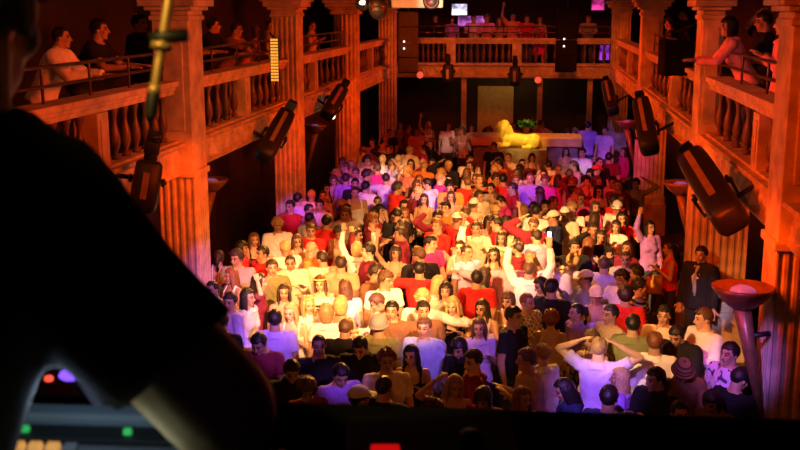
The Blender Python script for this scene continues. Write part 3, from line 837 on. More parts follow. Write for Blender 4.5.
def place(px, py, face, sex, hair, hc, kind, tc, pose='relaxed', zbase=Z0, **k):
    """stand a person whose head centre shows at px, py; face: 0 = towards the camera, 90 = towards the right, 180 = away"""
    h = head_h(pose, sex, k.get('sc0', 1.0))
    p = at_z(px, py, zbase + h.z)
    ang = math.atan2(p.x, p.y)
    rz = R(face) - ang
    off = Matrix.Rotation(rz, 3, 'Z') @ V((h.x, h.y, 0))
    return person((p.x - off.x, p.y - off.y, zbase), rz, sex, hair, hc, kind, tc, pose, **k)
# ------------------------------------------------------------------ the people one can pick out
P = [  # px, py, facing, sex, hair, colour, garment, colour, pose, extras
 (248,298, 60,'f','long','black','tee','white','relaxed',dict(short='woman in profile with long black hair')),
 (230,302,-60,'m','short','dark brown','long','lavender','turned',dict()),
 (284,293,  0,'f','long','dark brown','tank','tan','relaxed',dict()),
 (292,312,-10,'f','long','blond','tank','white','hands_front',dict(skin='fair')),
 (275,320,175,'m','short','black','tee','lavender','relaxed',dict(short='black-haired man in lavender t-shirt')),
 (259,344,-20,'m','short','black','tee','maroon','looking_down',dict(skin='olive')),
 (222,322,150,'m','short','dark brown','tee','black','relaxed',dict()),
 (219,258,170,'f','ponytail','dark brown','tank','white and violet striped','relaxed',dict(short='woman in striped vest')),
 (320,284,  5,'f','long','brown','tank','tan','hands_front',dict(hat='band',hatc='yellow',skin='fair',short='woman with a headband')),
 (345,288,175,'f','long','brown','long','white','arm_out',dict(short='woman with long brown hair turned away')),
 (307,306, 20,'f','long','blond','tee','white','relaxed',dict(skin='fair')),
 (326,313,185,'f','bob','fair','tee','white','relaxed',dict()),
 (341,305,160,'f','bob','blond','tank','cream','relaxed',dict()),
 (346,330,170,'m','short','brown','jacket','black','looking_down',dict()),
 (379,326,165,'m','crop','dark brown','tee','olive','relaxed',dict(hat='beanie',hatc='grey',short='man in the grey beanie')),
 (395,311,-10,'m','short','black','tee','brown','relaxed',dict()),
 (377,303,-70,'m','short','brown','long','white','looking_down',dict()),
 (386,281, 20,'m','curly','brown','tee','white','turned',dict()),
 (319,346,  5,'m','crop','black','tee','black','relaxed',dict(skin='olive')),
 (360,348,-8,'m','short','black','jacket','black','looking_down',dict()),
 (423,300,-15,'m','curly','blond','long','white','arm_out',dict(skin='fair',short='blond curly-haired man')),
 (452,306,  0,'f','long','blond','tank','black','hands_front',dict(skin='fair',short='blond woman in a black vest')),
 (482,309,-15,'f','long','dark brown','tank','cream','hands_front',dict()),
 (424,328,-15,'m','short','brown','long','light blue','relaxed',dict(short='man in light blue shirt')),
 (420,311,10,'m','short','black','tee','brown','relaxed',dict()),
 (411,356, -5,'f','long','black','tank','black','hands_front',dict(skin='tan')),
 (459,348,-20,'f','bob','black','tee','black','looking_down',dict()),
 (479,328, 10,'f','long','brown','tee','lavender','hands_front',dict()),
 (477,279,180,'m','short','black','tee','red','relaxed',dict(short='black-haired man in red t-shirt turned away')),
 (419,270,170,'m','short','black','tee','red','arm_out',dict(short='man in red t-shirt with arm out')),
 (508,301,-10,'f','bob','brown','tank','cream','hands_front',dict()),
 (514,317, 60,'m','short','black','tee','black','relaxed',dict(sc0=1.03,short='large man in black in profile')),
 (552,288,160,'m','short','black','long','black','relaxed',dict(sc0=1.03,short='man in black shirt turned away')),
 (576,313,-60,'f','ponytail','black','tee','violet','relaxed',dict(short='woman with black ponytail')),
 (551,320,175,'f','curly','reddish brown','tank','tan','relaxed',dict(short='woman with curly reddish hair')),
 (542,354,-150,'f','bun','reddish brown','long','white','relaxed',dict(short='red-haired woman with a bun')),
 (526,360,-80,'m','short','brown','tee','tan','hands_front',dict()),
 (564,390,-70,'f','long','black','tee','navy','looking_down',dict()),
 (457,388, 10,'f','long','fair','tank','tan','hand_on_head',dict(short='fair-haired woman with hand on head')),
 (599,349,170,'m','short','fair','tee','lavender','hands_on_head',dict(skin='fair',short='fair-haired man with elbows out')),
 (597,296,  0,'m','short','dark brown','tank','lavender','relaxed',dict(hat='cap',hatc='cream',short='man in lavender vest and cream cap')),
 (529,270,180,'m','crop','brown','long','white','arms_up',dict(short='man in white holding both arms up')),
 (610,315,-50,'m','short','black','tee','tan','relaxed',dict(skin='olive')),
 (625,296,170,'m','spiky','dark brown','tee','red','relaxed',dict(short='spiky-haired man in red')),
 (640,287,100,'m','short','black','tee','black and white striped','relaxed',dict(short='man in black and white stripes')),
 (633,325,175,'m','short','black','tee','olive','relaxed',dict(short='black-haired man in olive')),
 (655,343,175,'m','short','reddish brown','long','white','relaxed',dict(short='reddish-haired man in white shirt')),
 (664,316,-10,'m','short','black','tee','cream','relaxed',dict()),
 (677,336,-20,'m','short','black','jacket','black','looking_down',dict()),
 (655,380,-40,'m','short','dark brown','jacket','black','hands_front',dict()),
 (683,372,20,'m','crop','black','jacket','brown','looking_down',dict(hat='beanie',hatc='brown striped',short='man in brown striped beanie')),
 (703,319,-50,'m','short','brown','long','white','hands_front',dict(sc0=1.06,skin='fair',short='tall man in a long white shirt')),
 (734,355,-40,'m','short','black','tee','printed lavender','relaxed',dict(sc0=1.03,short='man in lavender printed t-shirt')),
 (740,380,140,'m','short','black','tee','black','looking_down',dict()),
 (763,358,-140,'m','crop','dark brown','jacket','black','relaxed',dict(sc0=1.03,short='man in black jacket against the right column')),
 (669,249,-75,'f','ponytail','black','tank','red','hands_front',dict(short='woman in red with the yellow bag')),
 (712,402,-20,'f','bob','dark brown','tee','brown','looking_down',dict()),
 (609,398,170,'m','short','black','tee','navy','relaxed',dict()),
 (295,374, 20,'m','short','black','jacket','black','looking_down',dict()),
 (336,377, 25,'m','short','black','long','violet','looking_down',dict()),
 (309,387, 10,'f','curly','brown','tee','maroon','looking_down',dict()),
 (384,388,150,'m','crop','black','tee','black','relaxed',dict()),
 (360,399,120,'m','crop','black','tee','grey','relaxed',dict(hat='cap',hatc='white',short='man in white cap at the booth edge')),
 (483,398,-10,'f','bob','dark brown','tee','maroon','looking_down',dict()),
 (520,399,40,'f','long','reddish brown','tank','tan','relaxed',dict()),
 (262,254,-60,'m','short','black','tee','red','relaxed',dict(skin='olive')),
 (254,240,20,'f','long','brown','tank','black','relaxed',dict()),
 (298,199,150,'m','short','black','long','lavender','relaxed',dict(short='man in lavender shirt by the left column')),
 (290,207,-30,'m','short','dark brown','tee','red','relaxed',dict()),
 (272,268,10,'m','short','dark brown','tee','olive','relaxed',dict()),
 (312,249,70,'m','bald','brown','tee','orange','relaxed',dict(short='bald man in orange')),
 (341,264,175,'m','short','dark brown','tee','tan','relaxed',dict()),
 (357,249,170,'f','bob','blond','long','white','arms_up',dict(short='blond woman in white raising both arms')),
 (327,222,160,'m','short','black','tee','red','relaxed',dict()),
 (311,231,-30,'m','short','brown','tee','red','turned',dict()),
 (355,193,10,'m','short','dark brown','tank','white','relaxed',dict()),
 (366,187,150,'m','short','black','tee','white','relaxed',dict()),
 (346,179,170,'m','short','dark brown','tee','violet','relaxed',dict()),
 (386,179,165,'m','short','dark brown','long','lavender','arm_out',dict()),
 (377,169,-150,'m','short','brown','long','magenta','relaxed',dict()),
 (476,229,-5,'m','short','dark brown','tee','cream','relaxed',dict()),
 (466,213,170,'m','short','brown','tee','white','relaxed',dict()),
 (474,205,160,'m','crop','brown','tee','cream','relaxed',dict(hat='cap',hatc='white')),
 (424,200,-5,'f','long','dark brown','tank','tan','relaxed',dict()),
 (427,184,-140,'m','short','black','long','lavender','turned',dict(short='man in lavender shirt amid the crowd')),
 (468,183,175,'m','short','brown','tee','red','relaxed',dict()),
 (503,180,165,'m','short','black','tee','red','arm_out',dict(sc0=1.03)),
 (530,179,-10,'m','crop','brown','tee','violet','relaxed',dict(sc0=1.04,short='man in violet t-shirt')),
 (558,180,175,'f','long','dark brown','tee','red','relaxed',dict()),
 (565,214,170,'m','crop','brown','tee','cream','relaxed',dict(hat='cap',hatc='white')),
 (545,207,10,'m','short','black','tee','tan','relaxed',dict()),
 (524,211,165,'f','bob','fair','long','checked','relaxed',dict(short='woman in checked shirt')),
 (573,262,170,'f','curly','blond','tee','tan','relaxed',dict(short='woman with curly blond hair')),
 (616,227,-10,'f','bob','dark brown','long','white','relaxed',dict(skin='fair')),
 (589,245,150,'f','long','reddish brown','tank','red','dance',dict()),
 (636,184,5,'m','short','black','tank','tan','hands_on_head',dict(short='man with both hands on head')),
 (604,265,160,'m','short','brown','long','lavender','arm_out',dict()),
 (650,228,30,'f','long','black','long','violet','wave',dict()),
 (582,153,-20,'m','short','black','tee','white','relaxed',dict(sc0=1.04,short='man in white tee right of the bar')),
 (588,126,165,'m','short','black','tee','violet','relaxed',dict(sc0=1.04,zb=.35)),
 (605,131,-20,'m','short','black','tee','lavender','relaxed',dict(zb=.3)),
 (624,152,-60,'f','long','dark brown','long','magenta','relaxed',dict(short='woman in magenta shirt')),
 (609,158,170,'m','short','black','tee','maroon','relaxed',dict(sc0=1.05)),
 (448,126,10,'f','long','dark brown','tee','white','turned',dict(zb=.6)),
 (462,131,-20,'f','bob','brown','tank','cream','dance',dict(zb=.5)),
 (386,160,170,'m','short','blond','tee','white','relaxed',dict()),
 (395,160,165,'m','short','fair','tee','white','relaxed',dict()),
 (372,143,-20,'m','short','dark brown','tee','violet','relaxed',dict()),
 (494,147,0,'m','short','black','tee','black','relaxed',dict()),
 (566,152,10,'f','long','dark brown','tank','tan','relaxed',dict()),
 (532,158,10,'f','bob','dark brown','tank','brown','relaxed',dict()),
 (508,158,-10,'m','short','brown','tee','cream','relaxed',dict()),
 (701,255,-25,'m','short','black','jacket','black','relaxed',dict(sc0=1.04,short='man in the black suit',label='man in black suit, white shirt and grey tie by the right column')),
]
occupied = []
# settle the picked-out people so that nobody stands inside a neighbour
spotxy = []
for rec in P:
    h = head_h(rec[8], rec[3], rec[9].get('sc0', 1.0)); p = at_z(rec[0], rec[1], rec[9].get('zb', 0.0)*.8 + Z0 + h.z); spotxy.append([p.x, p.y])
for _ in range(60):
    for i in range(len(P)):
        for j in range(i):
            dx = spotxy[i][0] - spotxy[j][0]; dy = spotxy[i][1] - spotxy[j][1]; d = math.hypot(dx, dy)
            if d < .35:
                k = (.35 - d)*.25/max(d, .01)
                spotxy[i][0] += dx*k*.7; spotxy[i][1] += dy*k; spotxy[j][0] -= dx*k*.7; spotxy[j][1] -= dy*k
for i, rec in enumerate(P):
    h = head_h(rec[8], rec[3], rec[9].get('sc0', 1.0))
    q = proj((spotxy[i][0], max(7.9, spotxy[i][1]), rec[9].get('zb', 0.0)*.8 + Z0 + h.z)); P[i] = (q[0], q[1]) + rec[2:]
def add_manual(rec, podiums=[]):
    px, py, fc, sx, hr, hc, kd, tc, ps, ex = rec
    ex = dict(ex); zb = ex.pop('zb', 0.0)*.8
    o = place(px, py, fc, sx, hr, hc, kd, tc, ps, zbase=zb + Z0, **ex)
    occupied.append((o.location.x, o.location.y))
    return o, zb
pod = []
for rec in P:
    o, zb = add_manual(rec)
    if zb: pod.append((o.location.x, o.location.y, zb))
    if rec[9].get('short') == 'man in the black suit':
        suit = o
    if 'yellow bag' in rec[9].get('short', ''): bagw = o
    if rec[8] == 'arms_up' and rec[6] == 'long' and rec[3] == 'm': phoner = o
for (x, y, z), lab in zip(pod, ('low dark platform under the man in a violet t-shirt at the back', 'low dark platform under the man in lavender at the back', 'dark raised platform under the woman in white left of the bar', 'dark raised platform under the woman in cream left of the bar')):
    r_ = empty('platform', (x, y, Z0), lab, 'platform')
    build('deck', MB().bb(-.3, .3, -.3, .3, z - .06, z), BLACKM, r_, bevel=.01)
    build('skirt', MB().bb(-.27, .27, -.27, .27, 0, z - .06), BLACKM, r_)
# suit details: shirt front and tie
def on_chest(o, pose, pts, name, m, off=.0):
    S, T, AL, AR, hd = skel(pose, 'm'); rows = []
    for z, w in pts:
        k = (z - 1.18)/(1.43 - 1.18); yy = -(.114 + .03 + .014*min(1, max(0, 1 - abs(z-1.29)*6))) + max(0, z - 1.38)*.75 - off
        rows.append([T @ V((-w, yy + .008, z)), T @ V((0, yy - .004, z)), T @ V((w, yy + .008, z)), T @ V((w, yy + .03, z)), T @ V((-w, yy + .03, z))])
    return build(name, MB().grid(rows), m, o, True)
sf = on_chest(suit, 'relaxed', [(1.06, .008), (1.18, .03), (1.32, .05), (1.42, .06), (1.49, .045)], 'shirt_front', topmat('white'), .004)
ti = on_chest(suit, 'relaxed', [(1.08, .006), (1.12, .028), (1.32, .024), (1.42, .015), (1.45, .024), (1.48, .022)], 'tie', topmat('grey'), .016)
ti.parent = sf

# things people carry
bl = bagw.matrix_basis @ V((-.30, -.12, .98))
r_ = empty('handbag', bl, 'yellow leather handbag carried by the woman in red', 'bag', rz=bagw.rotation_euler.z)
YL = mat('yellow_leather', (.9, .62, .06), .45, noise_amt=.12, bump=.15)
rows = []
for z, a, b in ((-.17, .14, .05), (-.15, .19, .075), (-.02, .2, .08), (.09, .15, .055), (.11, .13, .035)):
    rows.append([V((b*math.cos(2*math.pi*k/16), a*math.sin(2*math.pi*k/16), z)) for k in range(16)])
build('bag_body', MB().grid(rows), YL, r_, True)
build('strap', MB().tube([V((0, -.12, .08)), V((.06, -.09, .25)), V((.14, 0, .43)), V((.06, .09, .25)), V((0, .12, .08))], .012, 8), YL, r_, True)
S, T, AL, AR, hd = skel('arms_up', 'm')
hp = phoner.matrix_basis @ (AR[2] + AR[3]*.1)
r_ = empty('phone', hp + V((0, .03, .06)), 'small phone with blue screen held up by the man in white', 'phone', rz=phoner.rotation_euler.z)
ph = build('case', MB().box((0, 0, 0), (.062, .014, .125)), BLACK, r_, bevel=.006)
build('display', MB().box((0, .009, .005), (.052, .004, .1)), mat('phone_glow', (.2, .4, .8), .3, emit=(.25, .55, 1), estr=2.5), ph)
build('display', MB().box((0, -.009, .005), (.052, .004, .1)), MATS['phone_glow'], ph)

# ------------------------------------------------------------------ the rest of the crowd
rng = random.Random(21)
HC = ['black']*7 + ['dark brown']*7 + ['brown']*5 + ['blond']*2 + ['fair']*2 + ['reddish brown']*2
def rand_person(x, y, dim):
    sx = 'f' if rng.random() < .46 else 'm'
    hc = rng.choice(HC)
    hr = rng.choice(['long', 'long', 'long', 'bob', 'ponytail', 'bun', 'curly']) if sx == 'f' else rng.choice(['short']*6 + ['crop', 'crop', 'curly', 'spiky'])
    hat = hatc = None
    if sx == 'm' and rng.random() < .07: hat = 'cap'; hatc = rng.choice(['white', 'red', 'black', 'cream']); hr = 'crop'
    # warmer whites in the middle, reds towards the back
    u = rng.random(); back = y > 14
    if u < (.26 if back else .36): tc = rng.choice(['white', 'white', 'cream', 'lavender'])
    elif u < (.62 if back else .54): tc = rng.choice(['red', 'red', 'maroon', 'orange', 'magenta', 'pink'])
    elif u < .86: tc = rng.choice(['black', 'black', 'black', 'brown', 'navy', 'grey', 'maroon'])
    else: tc = rng.choice(['tan', 'olive', 'cream', 'light blue', 'violet', 'yellow', 'green', 'grey', 'checked'])
    kd = rng.choice(['tank', 'tank', 'tee', 'long', 'dress']) if sx == 'f' else rng.choice(['tee', 'tee', 'tee', 'long', 'jacket'])
    ps = rng.choice(['relaxed', 'relaxed', 'turned', 'looking_down', 'hands_front', 'hands_front', 'hands_front', 'relaxed', 'turned', 'dance', 'wave', 'wave', 'hand_on_head', 'arm_out'])
    if ps in ('wave', 'arm_out') and rng.random() < .5: ps = 'relaxed'
    f = rng.random()
    fc = rng.gauss(0, 35) if f < .48 else (rng.gauss(180, 30) if f < .72 else rng.choice([-1, 1])*rng.gauss(85, 20))
    sk = rng.choice(['fair', 'tan', 'tan', 'tan', 'olive', 'olive'])
    person((x, y, Z0), R(fc) - math.atan2(x, y), sx, hr, hc, kd, tc, ps, skin=sk, hat=hat, hatc=hatc, sc0=rng.uniform(.96, 1.04))
def left_edge(y): return -4.1
def right_edge(y): return 1.35 if y < 16 else 1.55
target = 317 - 16 - len(P)
tries = 0; made = 0
while made < target and tries < 60000:
    tries += 1
    y = rng.uniform(8.1, 23) if rng.random() < .88 else rng.uniform(23, 30.5)
    x = rng.uniform(left_edge(y), right_edge(y))
    if y > 23.3 and (-2.6 < x < .8) and y < 27.4: continue
    if 25.2 < y < 27.4 and -3.4 < x < 1.4: continue
    if y < 9.6 and x < -2.7: continue
    dmin = .43 if y < 23 else .75
    if any((x-a)**2 + (y-b)**2 < dmin*dmin for a, b in occupied): continue
    # keep the faces of the people picked out above free of neighbours standing right in front
    px, py, d = proj((x, y, Z0 + 1.5)); hw = FPX*.11/d
    if any(abs(px-m[0]) < hw*1.25 and -hw*1.0 < py-m[1] < hw*2.9 for m in P): continue
    occupied.append((x, y)); rand_person(x, y, y > 19.8); made += 1
print('crowd', made, 'tries', tries)

# ------------------------------------------------------------------ people on the balconies
def bal(px, py, xx, face, sex, hair, hc, kd, tc, pose, label, **k):
    h = head_h(pose, sex)/FS; p = at_x(px, py, xx)
    zb = ZB
    sc_ = max(.9, min(1.08, (p.z - zb)/h.z))
    rz = R(face)
    off = Matrix.Rotation(rz, 3, 'Z') @ V((h.x, h.y, 0))*sc_
    person((p.x - off.x, p.y - off.y, zb), rz, sex, hair, hc, kd, tc, pose, scale=sc_, label=label, where='balcony', **k)
LB, RB = -4.85, 2.68
bal(62, 38, -5.15, 95, 'm', 'crop', 'black', 'jacket', 'white', 'lean', 'man in white jacket with back turned behind the near left railing', pants=DARKP)
bal(100, 30, -5.1, 90, 'm', 'short', 'black', 'tee', 'black', 'lean', 'dark-haired man in black leaning on the near left railing')
bal(140, 24, -5.2, 80, 'm', 'short', 'black', 'jacket', 'black', 'relaxed', 'man in dark jacket standing beside the first left column')
bal(188, 20, -5.0, 100, 'f', 'long', 'dark brown', 'tee', 'grey', 'lean', 'woman in grey leaning just past the first left column')
bal(214, 26, -5.0, 90, 'm', 'short', 'black', 'jacket', 'black', 'lean', 'man in black leaning forward over the left railing')
bal(237, 30, -5.0, 75, 'm', 'short', 'dark brown', 'tee', 'brown', 'lean', 'man in brown between two onlookers on the left balcony')
bal(257, 36, -5.0, 85, 'f', 'bob', 'brown', 'tank', 'orange', 'lean', 'woman in orange vest on the left balcony by the yellow strip')
bal(271, 24, -5.35, 85, 'm', 'crop', 'black', 'tee', 'grey', 'relaxed', 'man in grey standing directly behind the yellow light strip')
bal(312, 26, -5.0, 85, 'm', 'short', 'black', 'tank', 'tan', 'hands_front', 'man in tan vest between the second and round columns')
bal(729, 34, 2.36, -95, 'f', 'bob', 'black', 'long', 'pink', 'lean', 'black-haired woman in pink sleeves leaning over the right railing')
bal(763, 22, 2.85, -85, 'm', 'short', 'black', 'tee', 'black', 'hand_on_head', 'man in black t-shirt with hand on head on the right balcony')
bal(784, 32, 2.6, -100, 'f', 'ponytail', 'brown', 'long', 'pink', 'hands_front', 'woman in pale pink standing at the right edge of balcony')
bal(684, 14, 3.0, -80, 'm', 'short', 'black', 'jacket', 'black', 'relaxed', 'man in black behind the hanging loudspeaker')
bal(669, 24, 2.8, -100, 'm', 'curly', 'dark brown', 'tee', 'brown', 'lean', 'man in brown leaning just left of the hanging loudspeaker')
def balb(px, py, sex, hair, hc, kd, tc, pose, label):
    h = head_h(pose, sex)/FS; p = at_y(px, py, YB + .75)
    person((p.x, p.y, ZB), 0, sex, hair, hc, kd, tc, pose, scale=1.0 if sex == 'm' else .95, label=label, where='balcony')
balb(474, 18, 'm', 'short', 'black', 'tee', 'white', 'lean', 'onlooker in white on the back balcony by the white screen')
balb(500, 20, 'f', 'long', 'brown', 'tank', 'tan', 'lean', 'woman with long brown hair leaning on the back balcony')
balb(527, 20, 'm', 'short', 'dark brown', 'tee', 'red', 'lean', 'man in red on the back balcony beside the black loudspeaker')
balb(436, 20, 'm', 'short', 'black', 'jacket', 'black', 'lean', 'man in black on the back balcony, left of the white screen')

balb(452, 22, 'f', 'bob', 'black', 'tee', 'violet', 'relaxed', 'woman with black bob in violet standing under the white screen')
balb(487, 24, 'm', 'curly', 'brown', 'tee', 'pink', 'lean', 'curly-haired man in pink leaning on the back balcony near the violet screen')
balb(513, 18, 'm', 'crop', 'black', 'tee', 'orange', 'wave', 'man in orange waving one arm on the back balcony')
balb(540, 22, 'f', 'long', 'black', 'dress', 'magenta', 'relaxed', 'woman in magenta dress beside the black column loudspeaker')
balb(588, 24, 'm', 'short', 'dark brown', 'tee', 'grey', 'lean', 'man in grey on the back balcony below the magenta screen')

# ------------------------------------------------------------------ a label for everyone
HAIRW = {'short': 'short {} hair', 'crop': 'cropped {} hair', 'curly': 'curly {} hair', 'long': 'long {} hair', 'bob': '{} bob', 'ponytail': '{} ponytail', 'bun': '{} bun', 'spiky': 'spiky {} hair', 'bald': 'bald head'}
KINDW = {'tee': 't-shirt', 'long': 'shirt', 'tank': 'vest', 'jacket': 'jacket', 'dress': 'dress'}
POSEW = {'relaxed': '', 'turned': '', 'looking_down': 'looking down', 'hands_front': '', 'wave': 'waving one arm', 'arms_up': 'both arms up', 'dance': 'dancing', 'hand_on_head': 'hand on head', 'hands_on_head': 'hands on head', 'arm_out': 'arm stretched out', 'lean': 'leaning'}
def facing(q):
    a = math.atan2(q['pos'].x, q['pos'].y); f = (math.degrees(q['rz'] + a) + 180) % 360 - 180
    return 'facing forward' if abs(f) < 45 else 'seen from behind' if abs(f) > 135 else 'in profile'
def base(q, lvl):
    who = 'man' if q['sex'] == 'm' else 'woman'
    hw = HAIRW[q['hair']].format(q['hc'])
    if q['hat']: hw = (q['hatc'] + ' ' + {'cap': 'cap', 'beanie': 'beanie', 'band': 'headband'}[q['hat']])
    art = f"{q['tc']} {KINDW[q['kind']]}"
    s = f"{who} with {hw} in {art}"
    p = POSEW[q['pose']]
    if lvl >= 1: s += ', ' + (p or facing(q))
    if lvl >= 2 and p: s += ', ' + facing(q)
    return s
ANCH = [(q['px'], q['short'], q) for q in PEOPLE if q['short']]
for lab, pxy in (('the golden sphinx', (520, 133)), ('the right column', (735, 240)), ('the round fluted column', (345, 150)), ('the largest scanner light', (712, 190))):
    ANCH.append(((*pxy, 25), lab, None))
def rel(q, anc):
    (ax, ay, ad), name, _ = anc; dx = q['px'][0] - ax; dy = q['px'][1] - ay
    nm = name if name.startswith('the ') else 'the ' + name
    if abs(dx) > abs(dy)*1.2: return ('right of ' if dx > 0 else 'left of ') + nm
    return ('in front of ' if dy > 0 else 'behind ') + nm
used = set(); pend = []
for q in PEOPLE:
    if q['label']: used.add(q['label'])
for lvl in (0, 1, 2):
    cnt = {}
    for q in PEOPLE:
        if not q['label']: cnt.setdefault(base(q, lvl), []).append(q)
    for t, qs in cnt.items():
        if len(qs) == 1 and t not in used and (qs[0]['px'][1] > 150):
            qs[0]['label'] = t; used.add(t)
NW = lambda t: len(t.replace(',', '').split())
for q in PEOPLE:
    if q['label']: continue
    order = sorted((a for a in ANCH if a[2] is not q), key=lambda a: (a[0][0]-q['px'][0])**2 + (a[0][1]-q['px'][1])**2)
    done = False
    for a in order[:14]:
        for lvl in (0, 1):
            t = base(q, lvl) + (', ' if lvl else ' ') + rel(q, a)
            if NW(t) <= 16 and t not in used:
                q['label'] = t; used.add(t); done = True; break
        if done: break
    if not done: q['label'] = base(q, 2) + ' at the back'; print('LABEL?', q['label'])
for q in PEOPLE:
    q['o']['label'] = q['label']
    q['o']['group'] = 'people on the balconies' if q['where'] == 'balcony' else 'crowd on the dance floor'
# ------------------------------------------------------------------ the performer seen from behind, close to the camera
def dj():
    mb = MB()
    pel = at_d(-215, 640, .92); wst = at_d(-195, 470, .95); che = at_d(-140, 270, .98); shm = at_d(-85, 172, 1.0); nk = at_d(-48, 108, 1.0); hd = at_d(-44, 4, 1.03)
    sR = at_d(32, 214, 1.0); sL = at_d(-225, 190, 1.02); eR = at_d(220, 408, 1.0); wR = at_d(228, 470, 1.22)
    eL = at_d(-330, 440, 1.05); wL = at_d(-200, 470, 1.27)
    side = (sR - sL).normalized(); fw = V((-side.y, side.x, 0)).normalized()
    def ring(c, rx, ry): return [c + side*rx*math.cos(2*math.pi*k/20) + fw*ry*math.sin(2*math.pi*k/20) for k in range(20)]
    mb.grid([ring(pel, .165, .12), ring(wst, .15, .11), ring(che, .165, .118), ring(shm, .15, .09), ring(shm.lerp(nk, .6), .075, .065), ring(nk, .055, .055)])
    mb.cap(sL, sR, .06, .062); mb.cap(nk, hd, .054, .054)
    # head facing away from the camera
    ya = math.atan2(fw.y, fw.x) - math.pi/2
    M = Matrix.Translation(hd) @ Matrix.Rotation(ya + math.pi, 4, 'Z') @ Matrix.Rotation(R(14), 4, 'X')
    add_head(mb, M)
    for s, e, w, sd in ((sR, eR, wR, -1), (sL, eL, wL, 1)):
        mb.cap(s, e, .060, .055); mb.cap(e, w, .054, .030)
        add_hand(mb, w, (fw*.9 + V((0, 0, -.25)) + side*(.25*sd)), sd)
    # legs down to the booth floor
    for s in (-1, 1):
        h = pel + side*s*.09; k = V((h.x, h.y + .05, 3.35)); a = V((h.x, h.y, 2.96))
        mb.cap(h, k, .09, .062); mb.cap(k, a, .062, .04); mb.cap(a - V((0,0,.03)), a + fw*.16 - V((0,0,.035)), .04, .034)
    me = remesh(mb, .0075, 2, 'performer_body')
    o = mesh_ob('person', me, mat('skin_performer', (.55, .42, .28), .5, noise_amt=.1, scale=30))
    tag(o, 'performer in loose black t-shirt seen from behind, arm over the console', 'person')
    hm = mat('hair_black', HAIRC['black'], .45)
    h = bpy.data.objects.new('hair', hair_mesh('short')); col.objects.link(h); h.parent = o; h.matrix_local = M @ Matrix.Scale(1.03, 4); objmat(h, [hm])
    mb = MB()
    mb.grid([ring(pel, .2, .15), ring(wst, .185, .14), ring(che, .19, .145), ring(shm, .16, .11), ring(shm.lerp(nk, .55), .105, .085), ring(nk, .075, .07)])
    mb.cap(sL, sR, .078, .084)
    d = (eR - sR).normalized()
    mb.cap(sR, sR.lerp(eR, .35), .082, .078); mb.cap(sR.lerp(eR, .05), sR.lerp(eR, .77), .080, .075, 16, True)
    mb.cap(sL, sL.lerp(eL, .35), .08, .076); mb.cap(sL, sL.lerp(eL, .7), .078, .076, 16, True)
    sm = remesh(mb, .012, 2, 'performer_shirt')
    ruffle(sm, lambda c: .010*noise.noise(c*8))
    c = mesh_ob('t_shirt', sm, mat('cloth_performer', (.010, .010, .012), .95, noise_amt=.2, bump=.1, spec=.1), o)
    mb = MB(); mb.grid([ring(pel + V((0, 0, .06)), .18, .135), ring(pel - V((0, 0, .08)), .175, .13)])
    for s in (-1, 1):
        q = pel + side*s*.09; k = V((q.x, q.y + .05, 3.35)); a = V((q.x, q.y, 3.0))
        mb.cap(q, k, .105, .08); mb.cap(k, a, .08, .07, 12, True)
    mesh_ob('trousers', remesh(mb, .014, 1, 'performer_trousers'), DARKP, o)
dj()
# booth floor, parapet
struct('floor_booth', MB().bb(-3, 3, -1.4, 1.9, 2.80, 2.9), BLACKM)
pc = at_d(535, 409, 1.62)
root = empty('booth_parapet', (pc.x, pc.y, 0), 'broad black ledge along the front of the booth', 'ledge', rz=R(2.4))
zt = pc.z
build('ledge_top', MB().bb(-1.7, 1.2, -.15, 0, zt - .05, zt), PARAM, root, bevel=.008)
build('front_board', MB().bb(-1.7, 1.2, -.08, -.02, Z0, zt - .05), PARAM, root)
build('inner_board', MB().bb(-1.65, 1.15, -.14, -.10, 2.9, zt - .09), PARAM, root)
# console at the lower left
c0 = at_d(92, 417, 1.16)
root = empty('mixing_console', c0, 'grey blue mixing console with green lights at the lower left', 'mixer', rz=YAW - R(4))
CON = mat('console_grey', (.30, .40, .48), .5, noise_amt=.1)
tilt = Euler((R(14), 0, 0)).to_matrix()
def T3(x, y, z): return tilt @ V((x, y, z))
build('chassis', MB().box(T3(-.09, -.17, -.035), (.42, .36, .06), tilt), mat('console_black', (.05, .06, .07), .5), root, bevel=.004)
build('rear_edge', MB().box(T3(-.09, 0, 0), (.42, .022, .02), tilt), CON, root, bevel=.004)
ms = build('meter_strip', MB().box(T3(-.09, -.03, -.004), (.42, .026, .012), tilt), mat('console_dark', (.03, .035, .04), .4), root, bevel=.002)
cp = build('control_panel', MB().box(T3(-.09, -.17, -.004), (.42, .24, .012), tilt), mat('console_panel', (.16, .18, .21), .5, noise_amt=.1), root, bevel=.003)
GL = mat('green_led', (.1, .8, .2), .4, emit=(.05, .9, .2), estr=.3)
for x in (-.063, .05): build('led', MB().box(T3(x, -.03, .004), (.009, .007, .008), tilt), GL, ms, bevel=.002)
OB = mat('orange_key', (.8, .42, .12), .5, emit=(.9, .4, .08), estr=.5); BLK = mat('blue_key', (.1, .2, .7), .5, emit=(.05, .15, .9), estr=.35)
for i in range(7):
    for j in range(4):
        m = BLK if j == 1 and 1 < i < 6 else (OB if i < 6 else mat('grey_key', (.25, .27, .3), .5))
        build('key', MB().box(T3(-.115 + i*.019, -.062 - j*.022, .005), (.014, .011, .01), tilt), m, cp, bevel=.002)
for i in range(5):
    build('fader', MB().box(T3(.0 + i*.026, -.11 - .012*(i % 3), .01), (.012, .022, .018), tilt), BLACK, cp, bevel=.002)
struct('trim_4', MB().bb(-1.2, 1.4, c0.y - .42, c0.y + .16, c0.z - .2, c0.z - .14), BLACKM)
